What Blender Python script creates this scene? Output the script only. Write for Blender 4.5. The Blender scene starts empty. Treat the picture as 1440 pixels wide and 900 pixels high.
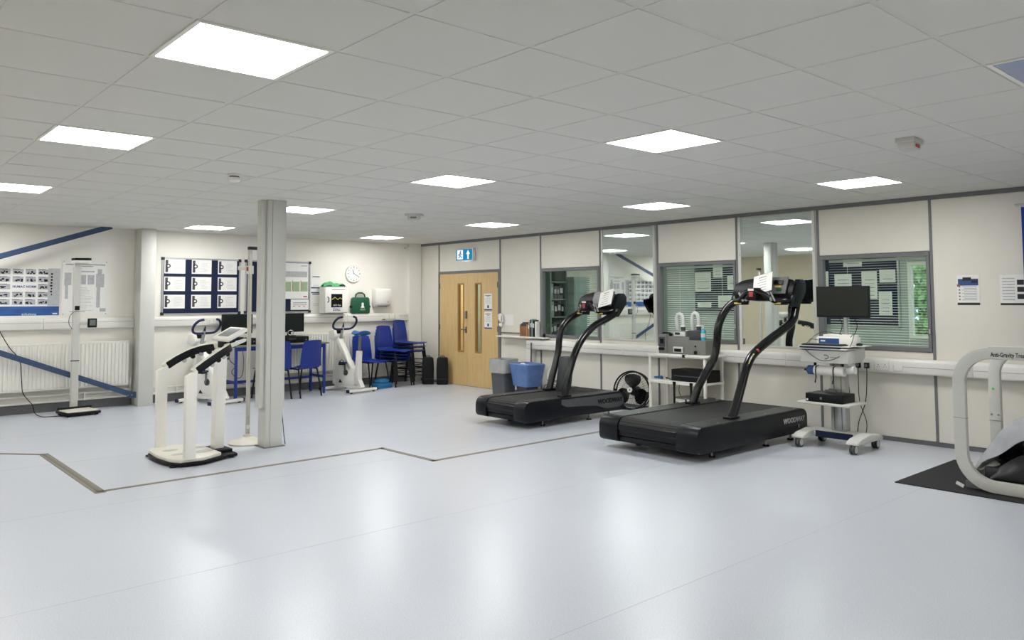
import bpy, bmesh, math, random
from mathutils import Vector, Matrix
random.seed(7)
S = bpy.context.scene
COL = S.collection
PI = math.pi

# ------------------------------------------------------------------ camera, world, exposure
H = 2.654                                  # ceiling height
CAM = Vector((-1.0622, -3.0294, 1.5653))
YAW, PIT, ROL = .7257, .0585, -.0043
fw = Vector((math.cos(PIT)*math.sin(YAW), math.cos(PIT)*math.cos(YAW), math.sin(PIT)))
rt = fw.cross(Vector((0, 0, 1))).normalized(); up = rt.cross(fw)
rt, up = math.cos(ROL)*rt + math.sin(ROL)*up, -math.sin(ROL)*rt + math.cos(ROL)*up
cd = bpy.data.cameras.new('camera'); cam = bpy.data.objects.new('camera', cd); COL.objects.link(cam)
cd.sensor_fit = 'HORIZONTAL'; cd.sensor_width = 36; cd.lens = 1100.72/1440*36
cd.shift_y = -(450-356.5)/1440; cd.clip_start = .05; cd.clip_end = 200
M = Matrix((rt, up, -fw)).transposed().to_4x4(); M.translation = CAM
cam.matrix_world = M
S.camera = cam
S.view_settings.view_transform = 'Standard'; S.view_settings.look = 'None'
S.view_settings.exposure = 1.27; S.view_settings.gamma = 1.0; S.view_settings.use_curve_mapping = False
wd = bpy.data.worlds.new('sky'); S.world = wd; wd.use_nodes = True
wd.node_tree.nodes['Background'].inputs[0].default_value = (.62, .74, .9, 1)
wd.node_tree.nodes['Background'].inputs[1].default_value = .75
LAMP = 12.5                                # ceiling panel emission

# ------------------------------------------------------------------ materials
def lin(c):
    if isinstance(c, str):
        c = [int(c[i:i+2], 16)/255 for i in (0, 2, 4)]
    return tuple((v/12.92 if v <= .04045 else ((v+.055)/1.055)**2.4) for v in c)
MATS = {}
def pm(name, col, rough=.5, metal=0, var=.05, scale=25, bump=0, bscale=200, spec=.5, stretch=None, coat=0):
    m = bpy.data.materials.new(name); m.use_nodes = True; nt = m.node_tree; b = nt.nodes['Principled BSDF']
    c = lin(col)
    tc = nt.nodes.new('ShaderNodeTexCoord')
    src = tc.outputs['Object']
    if stretch:
        mp = nt.nodes.new('ShaderNodeMapping'); mp.inputs['Scale'].default_value = stretch
        nt.links.new(src, mp.inputs[0]); src = mp.outputs[0]
    n = nt.nodes.new('ShaderNodeTexNoise'); n.inputs['Scale'].default_value = scale; n.inputs['Detail'].default_value = 4
    nt.links.new(src, n.inputs['Vector'])
    r = nt.nodes.new('ShaderNodeValToRGB')
    r.color_ramp.elements[0].position = .3; r.color_ramp.elements[1].position = .7
    r.color_ramp.elements[0].color = tuple(v*(1-var) for v in c)+(1,)
    r.color_ramp.elements[1].color = tuple(min(1, v*(1+var)) for v in c)+(1,)
    nt.links.new(n.outputs[0], r.inputs[0]); nt.links.new(r.outputs[0], b.inputs['Base Color'])
    b.inputs['Roughness'].default_value = rough; b.inputs['Metallic'].default_value = metal
    b.inputs['Specular IOR Level'].default_value = spec
    if coat: b.inputs['Coat Weight'].default_value = coat; b.inputs['Coat Roughness'].default_value = .15
    if bump:
        n2 = nt.nodes.new('ShaderNodeTexNoise'); n2.inputs['Scale'].default_value = bscale
        nt.links.new(tc.outputs['Object'], n2.inputs['Vector'])
        bp = nt.nodes.new('ShaderNodeBump'); bp.inputs['Strength'].default_value = bump; bp.inputs['Distance'].default_value = .002
        nt.links.new(n2.outputs[0], bp.inputs['Height']); nt.links.new(bp.outputs[0], b.inputs['Normal'])
    MATS[name] = m; return m
def emit(name, col, s):
    m = bpy.data.materials.new(name); m.use_nodes = True; nt = m.node_tree
    for n in list(nt.nodes): nt.nodes.remove(n)
    o = nt.nodes.new('ShaderNodeOutputMaterial'); e = nt.nodes.new('ShaderNodeEmission')
    e.inputs[0].default_value = lin(col)+(1,); e.inputs[1].default_value = s
    nt.links.new(e.outputs[0], o.inputs[0]); MATS[name] = m; return m
def glassmat(name, tint, refl=1.45):
    m = bpy.data.materials.new(name); m.use_nodes = True; nt = m.node_tree
    for n in list(nt.nodes): nt.nodes.remove(n)
    o = nt.nodes.new('ShaderNodeOutputMaterial'); t = nt.nodes.new('ShaderNodeBsdfTransparent'); g = nt.nodes.new('ShaderNodeBsdfGlossy')
    t.inputs[0].default_value = tint+(1,); g.inputs[0].default_value = (1, 1, 1, 1); g.inputs['Roughness'].default_value = .01
    fr = nt.nodes.new('ShaderNodeFresnel'); fr.inputs[0].default_value = refl
    mx = nt.nodes.new('ShaderNodeMixShader')
    ge = nt.nodes.new('ShaderNodeNewGeometry'); mm = nt.nodes.new('ShaderNodeMath'); mm.operation = 'MULTIPLY'   # reflect at the outer face only
    iv = nt.nodes.new('ShaderNodeMath'); iv.operation = 'SUBTRACT'; iv.inputs[0].default_value = 1
    nt.links.new(ge.outputs['Backfacing'], iv.inputs[1]); nt.links.new(iv.outputs[0], mm.inputs[0]); nt.links.new(fr.outputs[0], mm.inputs[1])
    nt.links.new(mm.outputs[0], mx.inputs[0]); nt.links.new(t.outputs[0], mx.inputs[1]); nt.links.new(g.outputs[0], mx.inputs[2])
    nt.links.new(mx.outputs[0], o.inputs[0]); MATS[name] = m; return m

pm('wall_paint', 'ebe8de', .6, var=.015, scale=3, bump=.05, bscale=150)
pm('wall_warm', 'd9cdb2', .7, var=.02, scale=3)
pm('panel_white', 'dfdbcf', .45, var=.012, scale=6)
pm('trunk_white', 'e6e4dd', .4, var=.012)
pm('steel_white', 'cdcdc6', .45, var=.012)
pm('tile', 'd9d7cf', .9, var=.03, scale=180, bump=.25, bscale=260)
pm('tbar', 'd3d1ca', .5, var=.02)
pm('grey_trim', '6f7072', .5, var=.04)
pm('skirt_grey', '626364', .55, var=.04)
pm('floor_strip', '7c766a', .5, var=.05)
pm('floor_strip_dark', '6a665c', .5, var=.05)
pm('weld', 'b3bac6', .5, var=.03)
pm('brace_blue', '34496b', .5, var=.08)
pm('white', 'eceae2', .4, var=.012)
pm('paper', 'e9e8e3', .7, var=.02)
pm('cream', 'dedacb', .4, var=.02)
pm('black', '0c0d10', .5, var=.15, spec=.25)
pm('black_gloss', '0c0d10', .25, var=.1, spec=.35)
pm('rubber', '111112', .8, var=.2, scale=120)
pm('mat_black', '1b1c1d', .85, var=.2, scale=200, bump=.4)
pm('tm_dark', '090d13', .38, var=.1, spec=.28)
pm('tm_top_lit', '1e1e1d', .42, var=.12, spec=.4)
pm('tm_silver', '4b4d4e', .4, var=.06)
pm('belt', '141413', .6, var=.15, scale=60)
pm('rail_black', '0a0b0d', .22, var=.1, spec=.45)
pm('chair_blue', '0f2f86', .4, var=.08)
pm('leg_black', '0b0c0e', .4, var=.1, spec=.3)
pm('desk_blue', '17338a', .4, var=.06)
pm('bike_blue', '171e42', .5, var=.08)
pm('saddle_blue', '1f5e9a', .5, var=.08)
pm('teal', '1f6fa0', .5, var=.08)
pm('navy', '101c3a', .9, var=.2, scale=150)
pm('alu', 'b9bbba', .35, metal=.8, var=.04)
pm('steel', '8f9193', .3, metal=.9, var=.05)
pm('cap_dark', '17191f', .5, var=.1)
pm('green', '12543a', .5, var=.12)
pm('green_light', '45a868', .5, var=.15)
pm('grey_mid', '6d6f6e', .5, var=.06)
pm('grey_dev', '777972', .5, var=.05)
pm('grey_dark', '3d4043', .5, var=.08)
pm('ink', '222328', .7, var=.1)
pm('ink_mid', '8b8c90', .7, var=.1)
pm('ink_pale', 'b6b7b8', .7, var=.1)
pm('ink_blue', '2b4f86', .7, var=.15, scale=8)
pm('ink_lilac', 'b4b4b8', .7, var=.15)
pm('ink_red', 'b23a37', .6, var=.1)
pm('ink_green', '9bb08a', .6, var=.1)
pm('band_blue', '2d5a9a', .6, var=.35, scale=4, stretch=(1, 1, 12))
pm('screen', '0d1613', .25, var=.08)
pm('lcd', '6a716f', .3, var=.08)
pm('wood_door', 'd0b27c', .42, var=.07, scale=5, stretch=(6, 6, .6))
pm('wood_dark', '9a7a45', .5, var=.1, scale=6, stretch=(6, 6, .6))
pm('bin_grey', '54575a', .5, var=.05)
pm('bag_clear', 'a7a9a6', .45, var=.08, scale=12)
pm('bag_blue', '5a78ae', .4, var=.12, scale=10)
pm('ag_frame', 'c9c9c2', .35, var=.02)
pm('fabric_grey', 'a5a7aa', .75, var=.12, scale=9)
pm('fabric_black', '0e1013', .4, var=.2, scale=12)
pm('curtain_blue', '123f9a', .7, var=.1)
pm('gel', '3fb0cf', .25, var=.05)
pm('plastic_clear', 'cfd1cc', .25, var=.03)
pm('box_brown', '8a5a3c', .6, var=.15, scale=12)
pm('book_tan', 'b08e66', .6, var=.1)
pm('book_dark', '3c4147', .6, var=.1)
pm('yellow', 'd9c25a', .5, var=.05)
pm('slat', 'e8ede9', .5, var=.03)
pm('cab_green', '7d918b', .5, var=.05)
pm('leaf', '9cc076', .6, var=.4, scale=4)
pm('bark', '5a4a3a', .8, var=.2)
pm('grass', '6f8f52', .9, var=.2, scale=4)
pm('exit_teal', '2f8fb4', .5, var=.02)
pm('red', 'b5342e', .45, var=.06)
pm('led_green', '58d05a', .4, var=.02)
pm('unlit_panel', '9fa9bd', .35, var=.01)
pm('wall_next', 'a9b2ad', .7, var=.02, scale=3)
pm('pale_blue', '9fbccb', .5, var=.03)
pm('beige_plastic', 'c9c6c0', .5, var=.02)
emit('lamp', 'ffffff', LAMP)
emit('fill_corridor', 'ffe6b4', 14)
emit('fill_next', 'f6fffa', 12); emit('fill_next_dim', 'f6fffa', 9)
emit('exit_glow', 'ffffff', .42)
emit('exit_blue', '2486b4', .42)
glassmat('glass', (.93, .97, .94)); glassmat('glass_clear', (.95, .97, .97))
m = pm('mirror', 'dfe8e4', .02, metal=1, var=.0)
# vinyl floor: pale blue with fine flecks, semi-gloss, slight waviness
def floormat():
    m = bpy.data.materials.new('vinyl'); m.use_nodes = True; nt = m.node_tree; b = nt.nodes['Principled BSDF']; L = nt.links.new
    tc = nt.nodes.new('ShaderNodeTexCoord')
    n = nt.nodes.new('ShaderNodeTexNoise'); n.inputs['Scale'].default_value = 130; n.inputs['Detail'].default_value = 3
    r = nt.nodes.new('ShaderNodeValToRGB'); e = r.color_ramp.elements
    e[0].position = .36; e[0].color = lin('bfc4cd')+(1,); e[1].position = .62; e[1].color = lin('cfd3da')+(1,)
    L(tc.outputs['Object'], n.inputs[0]); L(n.outputs[0], r.inputs[0])
    n3 = nt.nodes.new('ShaderNodeTexNoise'); n3.inputs['Scale'].default_value = 1.1; n3.inputs['Detail'].default_value = 1
    L(tc.outputs['Object'], n3.inputs[0])
    mx = nt.nodes.new('ShaderNodeMix'); mx.data_type = 'RGBA'; mx.blend_type = 'MULTIPLY'; mx.inputs[0].default_value = .06
    L(r.outputs[0], mx.inputs[6]); L(n3.outputs[0], mx.inputs[7]); L(mx.outputs[2], b.inputs['Base Color'])
    mr = nt.nodes.new('ShaderNodeMapRange'); mr.inputs[3].default_value = .27; mr.inputs[4].default_value = .31
    L(n3.outputs[0], mr.inputs[0]); L(mr.outputs[0], b.inputs['Roughness'])
    nb = nt.nodes.new('ShaderNodeTexNoise'); nb.inputs['Scale'].default_value = 5; L(tc.outputs['Object'], nb.inputs[0])
    bp = nt.nodes.new('ShaderNodeBump'); bp.inputs['Strength'].default_value = .05; bp.inputs['Distance'].default_value = .004
    L(nb.outputs[0], bp.inputs['Height']); L(bp.outputs[0], b.inputs['Normal'])
    b.inputs['Specular IOR Level'].default_value = .5
    MATS['vinyl'] = m
floormat()

# ------------------------------------------------------------------ mesh builder
class MB:
    def __init__(s): s.v = []; s.f = []
    def add(s, vs, fs):
        o = len(s.v); s.v += [tuple(v) for v in vs]; s.f += [tuple(i+o for i in f) for f in fs]; return s
    def box(s, x0, x1, y0, y1, z0, z1):
        return s.add([(x0, y0, z0), (x1, y0, z0), (x1, y1, z0), (x0, y1, z0), (x0, y0, z1), (x1, y0, z1), (x1, y1, z1), (x0, y1, z1)],
                     [(0, 3, 2, 1), (4, 5, 6, 7), (0, 1, 5, 4), (1, 2, 6, 5), (2, 3, 7, 6), (3, 0, 4, 7)])
    def cbox(s, c, d, rot=None):
        o = len(s.v); h = [a/2 for a in d]
        s.box(-h[0], h[0], -h[1], h[1], -h[2], h[2])
        R = rot.to_3x3() if rot is not None else Matrix.Identity(3)
        for i in range(o, len(s.v)): s.v[i] = tuple(R @ Vector(s.v[i]) + Vector(c))
        return s
    def prism(s, poly, axis, a, b):
        # poly: 2d points in the plane normal to axis ('x': y,z  'y': x,z  'z': x,y)
        def P(p, t): return {'x': (t, p[0], p[1]), 'y': (p[0], t, p[1]), 'z': (p[0], p[1], t)}[axis]
        n = len(poly)
        return s.add([P(p, a) for p in poly]+[P(p, b) for p in poly],
                     [tuple(range(n)), tuple(range(2*n-1, n-1, -1))]+[(i, (i+1) % n, n+(i+1) % n, n+i) for i in range(n)])
    def sweep(s, path, sec, closed=False, upv=(0, 0, 1), scale=None):
        # sec: list of (a,b) in frame (side, up)
        P = [Vector(p) for p in path]; n = len(P); k = len(sec); vs = []
        u = Vector(upv); side = None
        for i in range(n):
            a = P[(i-1) % n] if (closed or i > 0) else P[i]; b = P[(i+1) % n] if (closed or i < n-1) else P[i]
            t = (b-a).normalized()
            sd = t.cross(u)
            if sd.length < 1e-3: sd = side if side is not None else t.cross(Vector((1, 0, 0)))
            if side is not None:
                # parallel transport
                sd2 = side - t*side.dot(t)
                if sd2.length > 1e-3 and upv == (0, 0, 1): sd = sd2
            sd.normalize(); uu = sd.cross(t).normalized(); side = sd
            q = 1 if scale is None else scale[i]
            for (x, y) in sec: vs.append(P[i]+sd*x*q+uu*y*q)
        fs = []
        for i in range(n if closed else n-1):
            j = (i+1) % n
            for c in range(k): fs.append((i*k+c, i*k+(c+1) % k, j*k+(c+1) % k, j*k+c))
        if not closed: fs += [tuple(range(k-1, -1, -1)), tuple(range((n-1)*k, n*k))]
        return s.add(vs, fs)
    def tube(s, path, r, seg=8, closed=False, scale=None):
        return s.sweep(path, [(r*math.cos(2*PI*i/seg), r*math.sin(2*PI*i/seg)) for i in range(seg)], closed, scale=scale)
    def cyl(s, p0, p1, r, r2=None, seg=16):
        p0, p1 = Vector(p0), Vector(p1); r2 = r if r2 is None else r2
        t = (p1-p0).normalized(); a = t.orthogonal().normalized(); b = t.cross(a)
        vs = [p0+(a*math.cos(2*PI*i/seg)+b*math.sin(2*PI*i/seg))*r for i in range(seg)]+[p1+(a*math.cos(2*PI*i/seg)+b*math.sin(2*PI*i/seg))*r2 for i in range(seg)]
        return s.add(vs, [tuple(range(seg-1, -1, -1)), tuple(range(seg, 2*seg))]+[(i, (i+1) % seg, seg+(i+1) % seg, seg+i) for i in range(seg)])
    def lathe(s, prof, c=(0, 0, 0), seg=24):
        vs = []; n = len(prof)
        for i in range(seg):
            a = 2*PI*i/seg
            for r, z in prof: vs.append((c[0]+r*math.cos(a), c[1]+r*math.sin(a), c[2]+z))
        fs = [(i*n+j, ((i+1) % seg)*n+j, ((i+1) % seg)*n+j+1, i*n+j+1) for i in range(seg) for j in range(n-1)]
        fs.append(tuple(i*n for i in range(seg-1, -1, -1))); fs.append(tuple(i*n+n-1 for i in range(seg)))
        return s.add(vs, fs)
    def ball(s, c, r, seg=12, rings=8, sq=(1, 1, 1)):
        pr = [(max(1e-4, math.sin(PI*i/rings)), -math.cos(PI*i/rings)) for i in range(rings+1)]
        o = len(s.v); s.lathe(pr, seg=seg)
        for i in range(o, len(s.v)):
            v = s.v[i]; s.v[i] = (c[0]+v[0]*r*sq[0], c[1]+v[1]*r*sq[1], c[2]+v[2]*r*sq[2])
        return s
    def grid(s, fn, nu, nv, thick=0):
        vs = [Vector(fn(i/nu, j/nv)) for i in range(nu+1) for j in range(nv+1)]
        f = lambda i, j: i*(nv+1)+j
        fs = [(f(i, j), f(i+1, j), f(i+1, j+1), f(i, j+1)) for i in range(nu) for j in range(nv)]
        if not thick: return s.add(vs, fs)
        N = [Vector((0, 0, 0)) for _ in vs]
        for q in fs:
            nn = (vs[q[2]]-vs[q[0]]).cross(vs[q[3]]-vs[q[1]]).normalized()
            for i in q: N[i] += nn
        m = len(vs); vs2 = [v-n.normalized()*thick for v, n in zip(vs, N)]
        fs2 = [tuple(i+m for i in reversed(q)) for q in fs]
        edge = [f(i, 0) for i in range(nu)]+[f(nu, j) for j in range(nv)]+[f(i, nv) for i in range(nu, 0, -1)]+[f(0, j) for j in range(nv, 0, -1)]
        k = len(edge)
        rim = [(edge[(i+1) % k], edge[i], edge[i]+m, edge[(i+1) % k]+m) for i in range(k)]
        return s.add(vs+vs2, fs+fs2+rim)
    def xf(s, mat):
        s.v = [tuple(mat @ Vector(v)) for v in s.v]; return s

def mesh_of(mb, name, mat, bevel=0, smooth=False, bseg=2):
    me = bpy.data.meshes.new(name); me.from_pydata(mb.v, [], mb.f)
    bm = bmesh.new(); bm.from_mesh(me)
    bmesh.ops.recalc_face_normals(bm, faces=bm.faces)
    if bevel:
        es = [e for e in bm.edges if len(e.link_faces) == 2 and e.calc_face_angle(0) > .5]
        bmesh.ops.bevel(bm, geom=es, offset=bevel, segments=bseg, profile=.5, affect='EDGES', clamp_overlap=True)
    bm.to_mesh(me); bm.free()
    if smooth or bevel:
        for p in me.polygons: p.use_smooth = True
        me.set_sharp_from_angle(angle=math.radians(40))
    me.materials.append(MATS[mat]); return me
def obj(name, mb, mat, parent=None, bevel=0, smooth=False, world=False, bseg=2):
    if world and parent is not None:
        l = root_loc(parent); mb.v = [(v[0]-l[0], v[1]-l[1], v[2]-l[2]) for v in mb.v]
    me = mb if isinstance(mb, bpy.types.Mesh) else mesh_of(mb, name, mat, bevel, smooth, bseg)
    o = bpy.data.objects.new(name, me); COL.objects.link(o)
    if parent is not None: o.parent = parent
    return o
def root_loc(o):
    while o.parent: o = o.parent
    return o.location
def tag(o, label=None, cat=None, group=None, kind=None):
    for k, v in (('label', label), ('category', cat), ('group', group), ('kind', kind)):
        if v: o[k] = v
    return o
def thing(name, label, cat, loc=(0, 0, 0), rz=0, group=None):
    o = bpy.data.objects.new(name, None); COL.objects.link(o); o.empty_display_size = .1
    o.location = loc; o.rotation_euler = (0, 0, rz); return tag(o, label, cat, group)
def copy_tree(o, parent=None):
    c = o.copy(); COL.objects.link(c); c.parent = parent
    for ch in list(o.children): copy_tree(ch, c)
    return c
def struct(name, mb, mat, label=None, **k):
    return tag(obj(name, mb, mat, **k), label, kind='structure')

# text meshes, evaluated once
TX = {}
def text_meshes(items):
    obs = []
    for key, (s, size, ext, bold) in items.items():
        cu = bpy.data.curves.new('t', 'FONT'); cu.body = s; cu.size = size; cu.extrude = ext; cu.align_x = 'CENTER'; cu.align_y = 'CENTER'
        cu.resolution_u = 2; cu.offset = bold
        o = bpy.data.objects.new('t', cu); COL.objects.link(o); obs.append((key, o))
    dg = bpy.context.evaluated_depsgraph_get(); dg.update()
    for key, o in obs:
        TX[key] = bpy.data.meshes.new_from_object(o.evaluated_get(dg))
    for key, o in obs:
        cu = o.data; bpy.data.objects.remove(o); bpy.data.curves.remove(cu)
text_meshes({'woodway1': ('WOODWAY', .085, .002, .002), 'woodway2': ('WOODWAY', .078, .002, .0015),
             'humac': ('HUMAC NORM', .042, .0004, .0015), 'anti': ('Anti-Gravity Treadmill', .05, .0006, .001),
             'solutions': ('solutions', .05, .0004, 0), 'zoll': ('ZOLL', .06, .0004, .002), 'aed': ('AED Plus', .042, .0004, .001)})
def text(name, key, mat, parent, right, upd, at, label=None, sx=1):
    me = TX[key].copy(); me.transform(Matrix.Diagonal((sx, 1, 1, 1))); me.materials.clear(); me.materials.append(MATS[mat])
    r, u = Vector(right).normalized(), Vector(upd).normalized(); n = r.cross(u)
    m = Matrix((r, u, n)).transposed().to_4x4(); m.translation = Vector(at)-Vector(root_loc(parent))
    me.transform(m); o = bpy.data.objects.new(name, me); COL.objects.link(o); o.parent = parent
    if label: o['label'] = label
    return o

XR = 7.82          # right wall face
YB = 9.75          # back wall face
XL = -1.75         # left wall face
YF = -6.0          # wall behind the camera

# ------------------------------------------------------------------ floor
floor = struct('floor', MB().box(XL-.15, XR+.1, YF-.15, YB+.15, -.12, 0), 'vinyl', 'pale blue flecked vinyl floor')
for y in (-2.4, -.37, 1.63, 3.62, 5.62, 7.62):
    obj('weld_seam', MB().box(XL, XR-.01, y-.002, y+.002, -.001, .0005), 'weld', floor)
def strip(a, b, w, mat='floor_strip'):
    a, b = Vector(a), Vector(b); t = (b-a).normalized(); n = Vector((-t.y, t.x))*w/2; a = a-t*w/2; b = b+t*w/2
    P = [a+n, b+n, b-n, a-n]
    obj('floor_strip', MB().prism([(p.x, p.y) for p in P], 'z', -.001, .003), mat, floor)
strip((-.1, 7.15), (.735, 6.22), .055)
strip((.735, 6.22), (.732, 4.11), .085)
strip((.732, 4.125), (3.46, 4.15), .05); strip((3.46, 4.15), (3.49, 3.26), .055); strip((3.49, 3.26), (7.7, 3.30), .05)
obj('floor_strip_line', MB().box(.722, .744, 4.11, 6.22, .0031, .0042), 'floor_strip_dark', floor)

# ------------------------------------------------------------------ ceiling with tiles and light panels
ceil = struct('ceiling', MB().box(XL-.15, XR+.1, YF-.15, YB+.15, H+.04, H+.15), 'tbar', 'suspended ceiling of off-white mineral tiles')
lights = [(i, j) for i in (0, 5, 10) for j in (-8, 0, 4, 9, 14)]  # row behind the camera is assumed lit, added to brighten the ceiling
unlit = [(0, -4), (5, -4), (10, -4)]
def inview(p):
    d = Vector(p)-CAM; z = d.dot(fw)
    if z < .2: return False
    x = 720+1100.72*d.dot(rt)/z; y = 356.5-1100.72*d.dot(up)/z
    return -30 < x < 1470 and -30 < y < 930
tile_me = mesh_of(MB().box(-.288, .288, -.288, .288, 0, .016), 'ceiling_tile', 'tile', bevel=.002, bseg=1)
rest = MB(); i0, i1, j0, j1 = int(math.floor(XL/.6)), int(XR/.6), int(math.floor(YF/.6)), int(YB/.6)
for i in range(i0, i1+1):
    for j in range(j0, j1+1):
        if (i, j) in lights or (i, j) in unlit: continue
        x0, x1, y0, y1 = max(i*.6, XL), min(i*.6+.6, XR), max(j*.6, YF), min(j*.6+.6, YB)
        if x1-x0 < .05 or y1-y0 < .05: continue
        vis = any(inview((x, y, H)) for x in (x0, (x0+x1)/2, x1) for y in (y0, (y0+y1)/2, y1))
        full = x1-x0 > .599 and y1-y0 > .599
        if vis and full:
            o = obj('ceiling_tile', tile_me, None, ceil); o.location = (i*.6+.3, j*.6+.3, H)
        elif vis:
            obj('ceiling_tile', MB().box(x0+.012, x1-.012, y0+.012, y1-.012, H, H+.016), 'tile', ceil)
        else:
            rest.box(x0+.012, x1-.012, y0+.012, y1-.012, H, H+.016)
tag(obj('ceiling_tiles_beyond', rest, 'tile', ceil), kind='stuff')
g = MB()
for i in range(i0, i1+2):
    x = i*.6
    if XL < x < XR: g.box(x-.012, x+.012, YF, YB, H+.003, H+.012)
for j in range(j0, j1+2):
    y = j*.6
    if YF < y < YB: g.box(XL, XR, y-.012, y+.012, H+.0032, H+.0118)
g.box(XL, XR, YB-.022, YB, H-.002, H+.012)
obj('ceiling_grid', g, 'tbar', ceil)
place = {(0, -8): 'unseen lit ceiling panel added behind the camera on the left', (5, -8): 'unseen lit ceiling panel added behind the camera in the middle', (10, -8): 'unseen lit ceiling panel added behind the camera on the right', (0, 0): 'large square LED ceiling panel nearest the camera, upper left', (0, 4): 'LED ceiling panel on the left, between the largest one and the left edge one',
         (0, 9): 'LED ceiling panel cut off by the left edge of the photo', (0, 14): 'LED ceiling panel far left above the wall posters',
         (5, 0): 'LED ceiling panel above the nearer treadmill, largest in the middle column', (5, 4): 'LED ceiling panel in the middle, above and right of the white column',
         (5, 9): 'LED ceiling panel partly hidden behind the top of the white column', (5, 14): 'small LED ceiling panel above the navy noticeboard with certificates',
         (10, 0): 'LED ceiling panel at far right above the blinds window', (10, 4): 'LED ceiling panel close to the right wall above the first tall mirror',
         (10, 9): 'small LED ceiling panel in front of the exit sign', (10, 14): 'smallest LED ceiling panel above the wall clock'}
def panel(i, j, mat, label, group):
    t = thing('ceiling_light' if mat == 'lamp' else 'unlit_ceiling_light', label, 'ceiling light', (i*.6+.3, j*.6+.3, H), 0, group)
    f = MB()
    for a in (-1, 1):
        f.box(min(a*.297, a*.277), max(a*.297, a*.277), -.297, .297, -.004, .03); f.box(-.277, .277, min(a*.297, a*.277), max(a*.297, a*.277), -.004, .03)
    obj('frame', f, 'white', t); obj('diffuser', MB().box(-.277, .277, -.277, .277, .0, .02), mat, t)
for (i, j) in lights: panel(i, j, 'lamp', place[(i, j)], 'lit ceiling panels')
for (i, j) in unlit:
    panel(i, j, 'unlit_panel', 'unlit blue-grey ceiling panel at the top right corner' if (i, j) == (5, -4) else ('unlit blue-grey ceiling panel above the camera on the left' if i == 0 else 'unlit blue-grey ceiling panel by the right wall, out of frame'), 'unlit ceiling panels')

# smoke detector and ceiling boxes
t = thing('smoke_detector', 'white round smoke detector on the ceiling left of the column', 'smoke detector', (1.6, 3.58, H))
obj('base', MB().lathe([(.02, 0), (.058, 0), (.058, -.012), (.05, -.016), (.02, -.016)]), 'white', t, smooth=True)
obj('neck', MB().lathe([(.02, -.016), (.04, -.016), (.04, -.03), (.02, -.03)]), 'grey_mid', t, smooth=True)
obj('head', MB().lathe([(.02, -.03), (.05, -.03), (.05, -.055), (.036, -.066), (.01, -.066)]), 'white', t, smooth=True)
def cbox(loc, label, rz, red):
    t = thing('ceiling_sensor', label, 'sensor', loc, rz)
    obj('plate', MB().box(-.11, .11, -.06, .06, -.03, 0), 'beige_plastic', t, bevel=.003)
    obj('body', MB().prism([(-.085, -.03), (.085, -.03), (.07, -.075), (-.07, -.075)], 'y', -.05, .05), 'beige_plastic', t, bevel=.004)
    obj('lens', MB().box(-.04, .04, -.056, -.05, -.06, -.04), 'ink_red' if red else 'grey_mid', t)
cbox((4.54, -.85, H), 'grey motion sensor box with red mark on the ceiling at right', .1, True)
cbox((4.58, 5.2, H), 'small grey sensor box on the ceiling in front of the door', -PI/4, False)

# ------------------------------------------------------------------ walls
wb = struct('wall_back', MB().box(XL-.15, XR+.15, YB, YB+.15, 0, H+.04), 'wall_paint', 'off-white painted back wall')
wl = struct('wall_left', MB().box(XL-.15, XL, YF-.15, YB+.15, 0, H+.04), 'wall_warm', 'warm white wall left of the camera, seen in the mirrors')
wf = struct('wall_front', MB().box(XL-.15, XR+.15, YF-.15, YF, 0, H+.04), 'wall_paint', 'wall behind the camera')
struct('baseboard_back', MB().box(XL, 2.55, YB-.02, YB, 0, .12).box(2.76, XR-.01, YB-.02, YB, 0, .12), 'skirt_grey')
struct('baseboard_left', MB().box(XL, XL+.02, YF, YB-.02, 0, .12), 'skirt_grey')
# right wall: core with openings, panels, mullions
mull = [9.08, 7.29, 6.27, 4.965, 3.88, 2.60, 1.50, .24, -1.0, -2.25, -3.5, -4.75]
bays = list(zip([YB]+mull, mull+[YF]))
wins = {(6.27, 4.965): (.95, 2.06), (3.88, 2.60): (.98, 2.06), (1.50, .24): (.985, 2.06)}
core = MB(); cx0, cx1 = XR+.035, XR+.10
DY0, DY1, DH = 7.345, 9.065, 2.045
for (a, b) in bays:
    if (a, b) in wins:
        z0, z1 = wins[(a, b)]; core.box(cx0, cx1, b, a, 0, z0).box(cx0, cx1, b, a, z1, H+.04)
    elif (a, b) == (9.08, 7.29): core.box(cx0, cx1, b, a, DH+.02, H+.04)
    else: core.box(cx0, cx1, b, a, 0, H+.04)
wr = struct('wall_right', core, 'panel_white', 'right wall of cream demountable partition panels with grey trims')
def wp(y0, y1, z0, z1): obj('wall_panel', MB().box(XR, cx0, y0+.002, y1-.002, z0, z1), 'panel_white', wr, bevel=.002, bseg=1)
mirrors = [(4.965, 3.88), (2.60, 1.50)]
for (a, b) in bays:
    if (a, b) in wins:
        z0, z1 = wins[(a, b)]; wp(b, a, .045, z0-.005); wp(b, a, z1+.005, H-.045)
    elif (a, b) == (9.08, 7.29): wp(b, a, DH+.05, H-.045)
    else: wp(b, a, .045, H-.045)
for y in mull:
    obj('mullion', MB().box(XR-.008, XR, y-.014, y+.014, .045 if y not in (9.08, 7.29) else 0, H-.045), 'grey_trim', wr)
obj('head_track', MB().box(XR-.02, cx1, YF, YB, H-.045, H+.002), 'grey_trim', wr)
for (a, b) in ((YB, 9.08), (7.29, YF)): obj('skirting', MB().box(XR-.012, XR+.03, b, a, 0, .043), 'skirt_grey', wr)

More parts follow.
